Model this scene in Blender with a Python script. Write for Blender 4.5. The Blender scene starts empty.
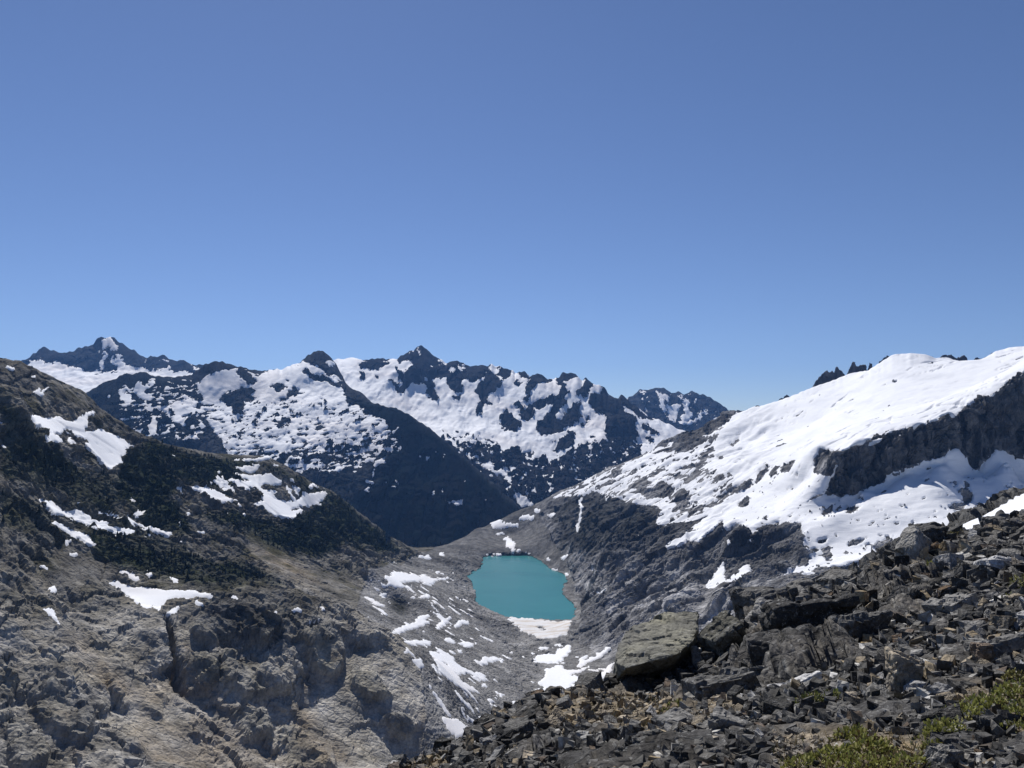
import bpy, bmesh, math, random
import numpy as np
from mathutils import Vector, Matrix

# ------------------------------------------------------------------ camera, sky, sun, exposure
SC = bpy.context.scene
COL = SC.collection
F = 768.0
PITCH = math.atan(34 / F)                  # the true horizon lies at row 418
SUN_AZ, SUN_EL = math.radians(-17), math.radians(47)
SUN_STRENGTH, SKY_STRENGTH = 5.0, 0.078
HAZE_DENSITY = 2.2e-5

cam_data = bpy.data.cameras.new('camera')
cam_data.sensor_width = 36.0
cam_data.lens = 36.0 * F / 1024
cam_data.clip_start, cam_data.clip_end = 0.1, 60000
cam = bpy.data.objects.new('camera', cam_data)
cam.rotation_euler = (math.pi / 2 + PITCH, 0, 0)
COL.objects.link(cam)
SC.camera = cam

world = bpy.data.worlds.new('World')
SC.world = world
world.use_nodes = True
wn = world.node_tree
sky = wn.nodes.new('ShaderNodeTexSky')
sky.sky_type = 'NISHITA'
sky.sun_disc = False
sky.sun_elevation = SUN_EL
sky.sun_rotation = SUN_AZ
sky.altitude = 2300
sky.air_density, sky.dust_density, sky.ozone_density = 1.0, 0.3, 2.5
stc = wn.nodes.new('ShaderNodeTexCoord')
sadd = wn.nodes.new('ShaderNodeVectorMath'); sadd.operation = 'ADD'; sadd.inputs[1].default_value = (0, 0, 0.022)
snrm = wn.nodes.new('ShaderNodeVectorMath'); snrm.operation = 'NORMALIZE'
wn.links.new(stc.outputs['Generated'], sadd.inputs[0]); wn.links.new(sadd.outputs[0], snrm.inputs[0]); wn.links.new(snrm.outputs[0], sky.inputs[0])
shue = wn.nodes.new('ShaderNodeMix'); shue.data_type = 'RGBA'; shue.blend_type = 'MULTIPLY'; shue.inputs[0].default_value = 1.0
shue.inputs[7].default_value = (0.92, 0.955, 1.12, 1)
wn.links.new(sky.outputs[0], shue.inputs[6])
wn.links.new(shue.outputs[2], wn.nodes['Background'].inputs[0])
wn.nodes['Background'].inputs[1].default_value = SKY_STRENGTH

sun_data = bpy.data.lights.new('sun', 'SUN')
sun_data.energy = SUN_STRENGTH
sun_data.angle = math.radians(0.53)
sun_data.color = (1.0, 0.965, 0.92)
sun = bpy.data.objects.new('sun', sun_data)
sdir = Vector((math.sin(SUN_AZ) * math.cos(SUN_EL), math.cos(SUN_AZ) * math.cos(SUN_EL), math.sin(SUN_EL)))
sun.rotation_euler = sdir.to_track_quat('Z', 'Y').to_euler()
sun.location = (0, 0, 50)
COL.objects.link(sun)

SC.view_settings.view_transform = 'Standard'
SC.view_settings.look = 'None'
SC.view_settings.exposure = 0.0
SC.view_settings.gamma = 1.0

# ------------------------------------------------------------------ helpers
CP, SP = math.cos(PITCH), math.sin(PITCH)
rng = np.random.default_rng(7)
random.seed(7)

def ray(px, py):
    u, v = (np.asarray(px, float) - 512) / F, (384 - np.asarray(py, float)) / F
    d = CP - v * SP
    return u / d, (SP + v * CP) / d             # X/Y, Z/Y

def at(px, py, Y):
    a, b = ray(px, py)
    return Vector((float(a) * Y, Y, float(b) * Y))

def project(P):
    x, y, z = P[..., 0], P[..., 1], P[..., 2]
    d = np.maximum(y * CP + z * SP, 1e-3)
    return 512 + F * x / d, 384 - F * (z * CP - y * SP) / d

PERM = np.random.default_rng(3).permutation(256).astype(np.int32)
PERM = np.concatenate([PERM, PERM, PERM])
_g = np.random.default_rng(4).normal(size=(256, 3)).astype(np.float32)
GRAD = _g / np.linalg.norm(_g, axis=1, keepdims=True)
JIT = np.random.default_rng(5).random((256, 3)).astype(np.float32)
TILT = np.random.default_rng(6).normal(size=(256, 3)).astype(np.float32)
TILT /= np.linalg.norm(TILT, axis=1, keepdims=True)

def hashijk(i, j, k):
    return PERM[PERM[PERM[i & 255] + (j & 255)] + (k & 255)]

def _noise(P):
    I = np.floor(P).astype(np.int32)
    f = (P - I).astype(np.float32)
    w = f * f * f * (f * (f * 6 - 15) + 10)
    out = np.zeros(len(P), np.float32)
    for a in (0, 1):
        for b in (0, 1):
            for c in (0, 1):
                g = GRAD[hashijk(I[:, 0] + a, I[:, 1] + b, I[:, 2] + c)]
                d = g[:, 0] * (f[:, 0] - a) + g[:, 1] * (f[:, 1] - b) + g[:, 2] * (f[:, 2] - c)
                wt = (w[:, 0] if a else 1 - w[:, 0]) * (w[:, 1] if b else 1 - w[:, 1]) * (w[:, 2] if c else 1 - w[:, 2])
                out += d * wt
    return out * 1.6

def chunked(fn, P, n=200000):
    return np.concatenate([fn(P[i:i + n]) for i in range(0, len(P), n)])

def noise(P, wl, seed=0):
    return chunked(_noise, P / np.asarray(wl, float) + seed * 17.31)

def fbm(P, wl, octs, gain=0.5, seed=0, ridged=False):
    out = np.zeros(len(P), np.float32); amp, tot = 1.0, 0.0
    wl = np.asarray(wl, float)
    for o in range(octs):
        n = noise(P, wl / 2 ** o, seed + o)
        out += amp * (1 - 2 * np.abs(n) * 1.3 if ridged else n)
        tot += amp; amp *= gain
    return out / tot

def _facet(P):
    """voronoi blocks, every block a tilted plane: reads as jointed, broken rock"""
    I = np.floor(P - 0.5).astype(np.int32)
    best = np.full(len(P), 9.0, np.float32); second = best.copy(); val = np.zeros(len(P), np.float32)
    for a in (0, 1):
        for b in (0, 1):
            for c in (0, 1):
                h = hashijk(I[:, 0] + a, I[:, 1] + b, I[:, 2] + c)
                cx = I + np.array((a, b, c)) + 0.25 + 0.5 * JIT[h]
                q = (P - cx).astype(np.float32)
                d = (q * q).sum(1)
                t = (q * TILT[h]).sum(1) * 1.3 + (JIT[h, 0] - 0.5) * 0.7
                m = d < best
                second = np.where(m, best, np.minimum(second, d))
                val = np.where(m, t, val); best = np.where(m, d, best)
    crack = np.clip((np.sqrt(second) - np.sqrt(best)) / 0.12, 0, 1)
    return val - 0.25 * (1 - crack)

def facet(P, wl, seed=0):
    return chunked(_facet, P / np.asarray(wl, float) + seed * 11.7)

def smooth(x, a, b):
    t = np.clip((x - a) / (b - a), 0, 1)
    return t * t * (3 - 2 * t)

def rbf(points, c=0.03, smoothing=1e-4):
    """height field through control points, in (X/Y, log Y) -> Z/Y"""
    p = np.array(points, float)
    a, b = ray(p[:, 0], p[:, 1])
    K = np.stack([a, np.log(p[:, 2])], 1)
    D = np.sqrt(((K[:, None] - K[None]) ** 2).sum(2) + c * c)
    n = len(p)
    A = np.zeros((n + 3, n + 3))
    A[:n, :n] = D - np.eye(n) * smoothing
    A[:n, n:] = np.c_[np.ones(n), K]; A[n:, :n] = A[:n, n:].T
    w = np.linalg.solve(A, np.r_[b, 0, 0, 0])
    def ev(U, L):
        q = np.stack([U.ravel(), L.ravel()], 1)
        out = np.empty(len(q))
        for i in range(0, len(q), 40000):
            s = q[i:i + 40000]
            d = np.sqrt((s[:, :1] - K[:, 0]) ** 2 + (s[:, 1:] - K[:, 1]) ** 2 + c * c)
            out[i:i + 40000] = d @ w[:n] + w[n] + s @ w[n + 1:]
        return out.reshape(U.shape)
    return ev

class Mask:
    """traced outlines (photo rows and columns), later carried onto the terrain's world points"""
    X0, X1, Y0, Y1, S = -260, 1284, 310, 860, 2
    def __init__(self, base=0.0):
        self.a = np.full(((self.Y1 - self.Y0) * self.S, (self.X1 - self.X0) * self.S), base, np.float32)
    def poly(self, pts, value):
        p = np.array(pts, float)
        x, y = (p[:, 0] - self.X0) * self.S, (p[:, 1] - self.Y0) * self.S
        x0, x1 = max(int(x.min()), 0), min(int(x.max()) + 2, self.a.shape[1])
        y0, y1 = max(int(y.min()), 0), min(int(y.max()) + 2, self.a.shape[0])
        if x1 <= x0 or y1 <= y0: return self
        gx, gy = np.meshgrid(np.arange(x0, x1) + .5, np.arange(y0, y1) + .5)
        ins = np.zeros(gx.shape, bool)
        for i in range(len(p)):
            xa, ya, xb, yb = x[i - 1], y[i - 1], x[i], y[i]
            if ya == yb: continue
            cond = (gy < ya) != (gy < yb)
            ins ^= cond & (gx < (xb - xa) * (gy - ya) / (yb - ya) + xa)
        self.a[y0:y1, x0:x1][ins] = value
        return self
    def blur(self, r):
        k = max(int(round(r * self.S)), 1)
        for _ in range(2):
            for ax in (0, 1):
                c = np.cumsum(np.pad(self.a, [(k + 1, k) if i == ax else (0, 0) for i in (0, 1)], mode='edge'), axis=ax, dtype=np.float64)
                n = self.a.shape[ax]
                hi = np.take(c, np.arange(2 * k + 1, 2 * k + 1 + n), axis=ax)
                lo = np.take(c, np.arange(0, n), axis=ax)
                self.a = ((hi - lo) / (2 * k + 1)).astype(np.float32)
        return self
    def sample(self, px, py, nearest=False):
        x = np.clip((px - self.X0) * self.S - .5, 0, self.a.shape[1] - 1.01)
        y = np.clip((py - self.Y0) * self.S - .5, 0, self.a.shape[0] - 1.01)
        i, j = x.astype(int), y.astype(int)
        if nearest: return self.a[np.rint(y).astype(int), np.rint(x).astype(int)]
        fx, fy = x - i, y - j
        a = self.a
        return (a[j, i] * (1 - fx) + a[j, i + 1] * fx) * (1 - fy) + (a[j + 1, i] * (1 - fx) + a[j + 1, i + 1] * fx) * fy

def T(ox, oy, s):
    return lambda *pts: [(ox + x / s, oy + y / s) for x, y in pts]

def tag(o, label=None, cat=None, group=None, kind=None):
    if label: o['label'] = label
    if cat: o['category'] = cat
    if group: o['group'] = group
    if kind: o['kind'] = kind
    return o

def link(name, me, mat=None, parent=None):
    o = bpy.data.objects.new(name, me)
    COL.objects.link(o)
    if mat is not None: me.materials.append(mat)
    if parent is not None: o.parent = parent
    return o

def mesh_arrays(name, V, faces, col=None, smooth_shade=True):
    """faces: (n,k) int array, all of one size"""
    me = bpy.data.meshes.new(name)
    V = np.ascontiguousarray(V, np.float32); faces = np.ascontiguousarray(faces, np.int32)
    n, k = faces.shape
    me.vertices.add(len(V)); me.vertices.foreach_set('co', V.ravel())
    me.loops.add(n * k); me.loops.foreach_set('vertex_index', faces.ravel())
    me.polygons.add(n)
    me.polygons.foreach_set('loop_start', np.arange(0, n * k, k, dtype=np.int32))
    me.polygons.foreach_set('use_smooth', np.full(n, smooth_shade))
    me.update(calc_edges=True)
    if col is not None:
        at_ = me.attributes.new('Col', 'FLOAT_COLOR', 'POINT')
        c = np.ones((len(V), 4), np.float32); c[:, :3] = np.clip(col, 0, 1)
        at_.data.foreach_set('color', c.ravel())
    return me

def submesh(name, V, quads, sel, col=None, smooth_shade=True):
    q = quads[sel]
    used, inv = np.unique(q, return_inverse=True)
    return mesh_arrays(name, V[used], inv.reshape(q.shape), None if col is None else col[used], smooth_shade)

def grid_quads(nr, nc):
    i = np.arange(nr * nc, dtype=np.int32).reshape(nr, nc)
    return np.stack([i[:-1, :-1], i[:-1, 1:], i[1:, 1:], i[1:, :-1]], -1).reshape(-1, 4)

def grid_normals(P):
    dx = np.gradient(P, axis=1); dy = np.gradient(P, axis=0)
    n = np.cross(dx, dy)
    n /= np.linalg.norm(n, axis=2, keepdims=True) + 1e-9
    return n

# ------------------------------------------------------------------ materials
def nodes(name):
    m = bpy.data.materials.new(name); m.use_nodes = True
    nt = m.node_tree
    return m, nt, nt.nodes['Principled BSDF']

def N(nt, kind, **kw):
    n = nt.nodes.new(kind)
    for k, v in kw.items():
        if k.startswith('i_'):
            key = k[2:]
            n.inputs[int(key) if key.isdigit() else key].default_value = v
        else: setattr(n, k, v)
    return n

def rock_material(name, scale, bump=0.6, dist=1.0, var=0.5, colour=None, rough=0.9, strata=0.0, obj_random=False, lichen=0.0, spec=0.0):
    """scale = size of the broad blotches in metres; three octave groups of noise for tone and bump"""
    m, nt, bs = nodes(name); L = nt.links.new
    tc = N(nt, 'ShaderNodeTexCoord')
    if colour is None:
        base = N(nt, 'ShaderNodeAttribute', attribute_name='Col').outputs['Color']
    else:
        base = N(nt, 'ShaderNodeRGB'); base.outputs[0].default_value = (*colour, 1); base = base.outputs[0]
    n1 = N(nt, 'ShaderNodeTexNoise', i_Scale=1 / scale, i_Detail=8.0, i_Roughness=0.7)
    n2 = N(nt, 'ShaderNodeTexNoise', i_Scale=7 / scale, i_Detail=6.0, i_Roughness=0.75)
    vo = N(nt, 'ShaderNodeTexVoronoi', i_Scale=5 / scale, feature='F1')
    vc = N(nt, 'ShaderNodeTexVoronoi', i_Scale=2.2 / scale, feature='DISTANCE_TO_EDGE')
    vec = tc.outputs['Object']
    wp = N(nt, 'ShaderNodeVectorMath', operation='ADD')
    wn_ = N(nt, 'ShaderNodeTexNoise', i_Scale=2 / scale, i_Detail=3.0)
    wm = N(nt, 'ShaderNodeVectorMath', operation='SCALE', i_Scale=scale * 0.35)
    L(vec, wn_.inputs['Vector']); L(wn_.outputs['Color'], wm.inputs[0]); L(vec, wp.inputs[0]); L(wm.outputs[0], wp.inputs[1])
    for n in (n1, n2): L(vec, n.inputs['Vector'])
    for n in (vo, vc): L(wp.outputs[0], n.inputs['Vector'])
    # tone
    r1 = N(nt, 'ShaderNodeMapRange', i_1=0.3, i_2=0.7, i_3=1 - var, i_4=1 + var)
    L(n1.outputs['Fac'], r1.inputs[0])
    r2 = N(nt, 'ShaderNodeMapRange', i_1=0.3, i_2=0.7, i_3=1 - var * .8, i_4=1 + var * .8)
    L(n2.outputs['Fac'], r2.inputs[0])
    mu = N(nt, 'ShaderNodeMath', operation='MULTIPLY'); L(r1.outputs[0], mu.inputs[0]); L(r2.outputs[0], mu.inputs[1])
    last = mu.outputs[0]
    if obj_random:
        oi = N(nt, 'ShaderNodeObjectInfo')
        ro = N(nt, 'ShaderNodeMapRange', i_1=0.0, i_2=1.0, i_3=0.55, i_4=1.5); L(oi.outputs['Random'], ro.inputs[0])
        m2 = N(nt, 'ShaderNodeMath', operation='MULTIPLY'); L(last, m2.inputs[0]); L(ro.outputs[0], m2.inputs[1]); last = m2.outputs[0]
    sc = N(nt, 'ShaderNodeVectorMath', operation='SCALE'); L(base, sc.inputs[0]); L(last, sc.inputs['Scale'])
    hv = N(nt, 'ShaderNodeHueSaturation'); L(sc.outputs[0], hv.inputs['Color'])
    rs = N(nt, 'ShaderNodeMapRange', i_1=0.3, i_2=0.7, i_3=0.6, i_4=1.5)
    n3 = N(nt, 'ShaderNodeTexNoise', i_Scale=0.6 / scale, i_Detail=5.0); L(vec, n3.inputs['Vector']); L(n3.outputs['Fac'], rs.inputs[0])
    L(rs.outputs[0], hv.inputs['Saturation'])
    out = hv.outputs[0]
    if lichen:
        n4 = N(nt, 'ShaderNodeTexNoise', i_Scale=5 / scale, i_Detail=9.0, i_Roughness=0.78); L(vec, n4.inputs['Vector'])
        rl = N(nt, 'ShaderNodeMapRange', i_1=0.555, i_2=0.64, i_3=0.0, i_4=lichen); L(n4.outputs['Fac'], rl.inputs[0])
        ml = N(nt, 'ShaderNodeMix', data_type='RGBA'); ml.inputs[7].default_value = (.40, .395, .375, 1)
        L(rl.outputs[0], ml.inputs[0]); L(out, ml.inputs[6]); out = ml.outputs[2]
        n5 = N(nt, 'ShaderNodeTexNoise', i_Scale=3.3 / scale, i_Detail=7.0, i_Roughness=0.7); L(wp.outputs[0], n5.inputs['Vector'])
        rd = N(nt, 'ShaderNodeMapRange', i_1=0.54, i_2=0.66, i_3=0.0, i_4=lichen * .9); L(n5.outputs['Fac'], rd.inputs[0])
        md = N(nt, 'ShaderNodeMix', data_type='RGBA'); md.inputs[7].default_value = (.028, .027, .027, 1)
        L(rd.outputs[0], md.inputs[0]); L(out, md.inputs[6]); out = md.outputs[2]
    L(out, bs.inputs['Base Color'])
    bs.inputs['Roughness'].default_value = rough
    bs.inputs['Specular IOR Level'].default_value = spec
    # bump
    a1 = N(nt, 'ShaderNodeMath', operation='MULTIPLY_ADD', i_1=0.5); L(vo.outputs['Distance'], a1.inputs[0]); L(n1.outputs['Fac'], a1.inputs[2])
    mi = N(nt, 'ShaderNodeMath', operation='MINIMUM', i_1=0.12); L(vc.outputs['Distance'], mi.inputs[0])
    a2 = N(nt, 'ShaderNodeMath', operation='MULTIPLY_ADD', i_1=2.0); L(mi.outputs[0], a2.inputs[0]); L(a1.outputs[0], a2.inputs[2])
    a3 = N(nt, 'ShaderNodeMath', operation='MULTIPLY_ADD', i_1=0.35); L(n2.outputs['Fac'], a3.inputs[0]); L(a2.outputs[0], a3.inputs[2])
    bp = N(nt, 'ShaderNodeBump', i_Strength=bump, i_Distance=dist); L(a3.outputs[0], bp.inputs['Height'])
    L(bp.outputs[0], bs.inputs['Normal'])
    return m

def snow_material(name, scale, tint=(0.775, 0.785, 0.805), dirty=(0.72, 0.66, 0.62), amount=0.5, bump=0.25, dist=1.0, squash=3.0):
    m, nt, bs = nodes(name); L = nt.links.new
    tc = N(nt, 'ShaderNodeTexCoord')
    mp = N(nt, 'ShaderNodeMapping'); mp.inputs['Scale'].default_value = (1 / scale, 1 / scale, squash / scale)
    L(tc.outputs['Object'], mp.inputs[0])
    n1 = N(nt, 'ShaderNodeTexNoise', i_Scale=1.0, i_Detail=7.0, i_Roughness=0.62)
    n2 = N(nt, 'ShaderNodeTexNoise', i_Scale=0.25, i_Detail=3.0)
    L(mp.outputs[0], n1.inputs['Vector']); L(mp.outputs[0], n2.inputs['Vector'])
    r = N(nt, 'ShaderNodeMapRange', i_1=0.48, i_2=0.75, i_3=0.0, i_4=amount); L(n2.outputs['Fac'], r.inputs[0])
    at_ = N(nt, 'ShaderNodeAttribute', attribute_name='Col')
    mx = N(nt, 'ShaderNodeMix', data_type='RGBA'); mx.inputs[6].default_value = (*tint, 1); mx.inputs[7].default_value = (*dirty, 1)
    L(r.outputs[0], mx.inputs[0])
    ml = N(nt, 'ShaderNodeMix', data_type='RGBA', blend_type='MULTIPLY'); ml.inputs[0].default_value = 1
    L(mx.outputs[2], ml.inputs[6]); L(at_.outputs['Color'], ml.inputs[7])
    L(ml.outputs[2], bs.inputs['Base Color'])
    bs.inputs['Roughness'].default_value = 0.75
    bs.inputs['Specular IOR Level'].default_value = 0.2
    bp = N(nt, 'ShaderNodeBump', i_Strength=bump, i_Distance=dist); L(n1.outputs['Fac'], bp.inputs['Height'])
    L(bp.outputs[0], bs.inputs['Normal'])
    return m

M_MAIN = rock_material('valley rock', 24.0, bump=0.9, dist=3.0, var=0.46)
M_MID = rock_material('mountain rock', 70.0, bump=0.8, dist=9.0, var=0.35)
M_SNOW = snow_material('snow', 40.0, bump=0.3, dist=2.0)
M_GLACIER = snow_material('glacier snow', 60.0, bump=0.45, dist=4.0, amount=0.7, dirty=(0.60, 0.615, 0.65), squash=6.0)
M_FARSNOW = snow_material('far snow', 140.0, bump=0.35, dist=8.0, amount=0.6, dirty=(0.78, 0.71, 0.67))

# ------------------------------------------------------------------ traced outlines
t1, t2, t3 = T(0, 330, 7.314), T(120, 350, 7.314), T(240, 340, 7.314)
t4, t5, t6, t7, t8 = T(360, 340, 7.314), T(480, 350, 7.314), T(600, 370, 7.314), T(420, 420, 7.314), T(260, 420, 7.314)
h1, h2, h3, h4 = T(0, 400, 5.689), T(160, 440, 5.689), T(0, 530, 5.689), T(160, 560, 5.689)
v1, v2, v3, lk = T(340, 530, 7.314), T(380, 630, 7.314), T(500, 600, 7.314), T(450, 500, 6.0)
d1, d2, d3, d6 = T(560, 430, 6.0), T(700, 400, 6.0), T(680, 480, 6.0), T(560, 520, 6.0)
d4, d5, s7 = T(840, 340, 5.565), T(840, 430, 5.565), T(760, 350, 8.533)

# every snow patch that stands by itself on the near sides of the valley: (outline, holes, label)
PATCHES = [
 (h1((155,90),(200,85),(280,105),(330,95),(400,120),(450,100),(540,35),(530,65),(490,105),(500,150),(480,170),(530,180),(560,160),(650,200),(765,265),(700,275),(720,300),(690,340),(690,370),(620,395),(540,320),(490,260),(490,240),(540,250),(440,200),(360,160),(360,195),(290,185),(240,180)), [],
  'largest snow patch on the left hillside with a thin arm reaching up the slope'),
 (h1((250,205),(300,190),(370,245),(320,240),(265,240)), [], 'small snow patch just under the left end of the large upper snow patch'),
 (h1((145,535),(210,570),(280,580),(360,640),(430,625),(520,665),(520,685),(620,700),(610,720),(760,740),(750,768),(660,765),(500,715),(400,680),(320,640),(240,600)), [],
  'long snow strip slanting down a bench in the middle of the left hillside'),
 ([(50,524),(55,523),(80,534),(97,546),(88,545),(74,537)], [], 'narrow snow strip below and parallel to the long slanting strip'),
 (h3((320,30),(410,60),(370,95),(350,80),(370,60)), [], 'crooked little snow patch left of the narrow slanting strip'),
 (h3((370,115),(440,140),(430,158),(400,145)), [], 'small oval snow patch below the crooked little one'),
 (h1((685,650),(760,690),(870,730),(990,765),(960,780),(880,760),(800,725),(730,700)), [], 'thin snow strip to the right of the long slanting strip, above the dark wooded cliff'),
 (h1((750,645),(800,645),(830,670),(780,670)), [], 'small blunt snow patch just above the thin strip over the wooded cliff'),
 (h1((725,570),(750,560),(775,590),(750,600)), [], 'small lone snow patch among dark trees below the large upper patch'),
 (h2((70,215),(130,250),(220,265),(320,290),(400,335),(455,345),(400,355),(340,350),(300,335),(220,295),(150,260)), [],
  'tapering snow tongue lying left of the broken snowfield among trees'),
 (h2((300,240),(320,200),(370,240),(430,290),(410,310),(360,280)), [], 'slanted snow strip between the tapering tongue and the broken snowfield'),
 (h2((380,225),(500,230),(540,210),(600,290),(680,280),(640,320),(700,350),(800,330),(810,285),(940,280),(945,300),(900,345),(840,350),(870,370),(780,380),(740,400),(830,400),(760,450),(660,435),(560,380),(530,360),(580,350),(580,300),(540,250),(480,290)), [],
  'large broken snowfield ringed by dark trees above the valley mouth'),
 (h2((410,140),(500,125),(560,115),(570,150),(510,165)), [], 'snow patch nearest the crest above the broken snowfield'),
 (h2((410,180),(520,175),(640,190),(710,235),(640,250),(560,240),(500,200),(440,215)), [], 'snow band along the top of the broken snowfield'),
 ([(108,583),(114,581),(130,587),(180,590),(200,592),(209,594),(210,598),(196,597),(190,601),(181,598),(170,600),(163,607),(158,613),(153,606),(150,608),(140,606),(132,598),(120,591)], [],
  'bright flat snow patch on the shelf above the knobby grey crag'),
 (h3((240,450),(310,460),(320,480),(300,480),(365,565),(300,510)), [], 'pointed wedge of snow at the top of the tan scree chute'),
 (h3((275,320),(325,325),(315,365),(290,345)), [], 'tiny snow patch on the rocks above the pointed wedge'),
 ([(164,616),(172,609),(181,607),(178,611),(170,616)], [], 'small snow patch just right of the bright shelf patch, above the dark cleft'),
 (v1((380,300),(500,320),(580,340),(610,325),(640,350),(690,360),(800,345),(800,360),(700,370),(690,400),(560,405),(470,420),(360,415),(310,420),(305,395),(340,400),(355,385),(320,335),(375,340)), [v1((440,385),(560,380),(630,375),(600,395),(480,410))],
  'ragged snow patch with a bare rock island, left of the turquoise lake'),
 (v1((175,500),(210,490),(340,570),(270,555)), [], 'narrow slanting snow strip below the ragged patch left of the lake'),
 (v1((365,760),(440,710),(520,690),(600,620),(650,615),(620,670),(690,650),(620,700),(520,730),(430,760)), [], 'long diagonal snow strip on the slabs left of the lake'),
 (v2((165,80),(370,75),(365,115),(270,115)), [], 'flat lens of snow on the slabs below the diagonal strip'),
 (v2((220,215),(290,210),(320,260),(290,290),(250,250)), [], 'small square snow patch on the scree under the flat lens'),
 (v2((360,150),(540,185),(540,235),(640,300),(720,320),(820,380),(730,375),(640,310),(590,325),(480,240),(430,220),(560,300),(600,380),(740,470),(650,450),(540,400),(480,340),(410,290),(440,270),(390,200)), [],
  'forked pair of snow ribbons running down the slabs in the valley floor'),
 (v2((675,230),(700,215),(750,240),(745,195),(820,205),(890,215),(820,240),(770,230),(790,265),(740,260)), [], 'hooked snow patch on the smooth grey slabs right of the forked ribbons'),
 (v2((450,635),(560,650),(640,710),(660,760),(560,775),(540,768),(500,720)), [], 'lowest snow patch in the valley, right above the near rocky rim'),
 (v2((620,610),(660,650),(760,725),(720,725),(640,660)), [], 'slender snow ribbon beside the lowest patch near the rim'),
 (v3((45,130),(160,130),(300,150),(420,160),(525,155),(490,260),(370,275),(290,285),(240,255),(160,230),(130,200)), [v3((260,190),(320,210),(380,228),(300,225))],
  'dirty snowbank along the near shore of the turquoise lake'),
 (v3((330,500),(460,485),(500,520),(600,500),(690,460),(590,530),(500,550),(600,570),(740,530),(830,480),(800,540),(700,610),(560,600),(500,640),(570,650),(520,690),(420,760),(340,790),(350,720),(240,760),(180,730),(250,660),(330,650),(290,600),(320,570),(330,540)), [],
  'broad snow sheet in the valley bottom behind the large green-grey boulder'),
 (v3((240,430),(320,400),(400,400),(430,360),(520,330),(510,380),(450,450),(330,465),(260,450)), [], 'snow patch between the dirty shore snowbank and the broad valley-bottom sheet'),
 (v3((560,490),(590,430),(650,390),(620,450),(690,420),(770,345),(810,350),(720,430),(600,480)), [], 'streaky snow patch slanting up to the foot of the right cliff'),
 (lk((240,130),(290,115),(320,135),(400,140),(415,155),(330,170),(255,165)), [], 'wide snow patch on the moraine beyond the far end of the lake'),
 (lk((400,110),(470,85),(510,100),(500,120),(430,120)), [], 'snow patch on the valley lip farthest behind the lake'),
 (lk((310,235),(350,220),(395,270),(370,290),(335,280),(340,245)), [], 'small lumpy snow patch above the far shore of the lake'),
 (lk((215,325),(300,318),(340,335),(290,350),(240,345)), [], 'dirty strip of snow on the far left shore of the lake'),
 (d3((150,640),(200,580),(260,480),(265,580),(290,600),(320,560),(340,580),(400,500),(420,540),(450,560),(340,600),(230,640),(160,655)), [], 'two-pronged snow patch under the dark cliffs on the right mountain'),
 (d3((320,725),(390,640),(370,700)), [], 'small snow wedge in a gully below the two-pronged patch'),
 (d6((185,440),(300,410),(270,430),(220,440)), [], 'thin snow patch on a ledge right of the lake'),
 (d1((108,430),(145,403),(162,390),(132,430),(135,480),(112,600),(96,640),(100,590),(124,480)), [], 'snow-white meltwater streak down the dark cliff above the lake'),
]
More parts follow.
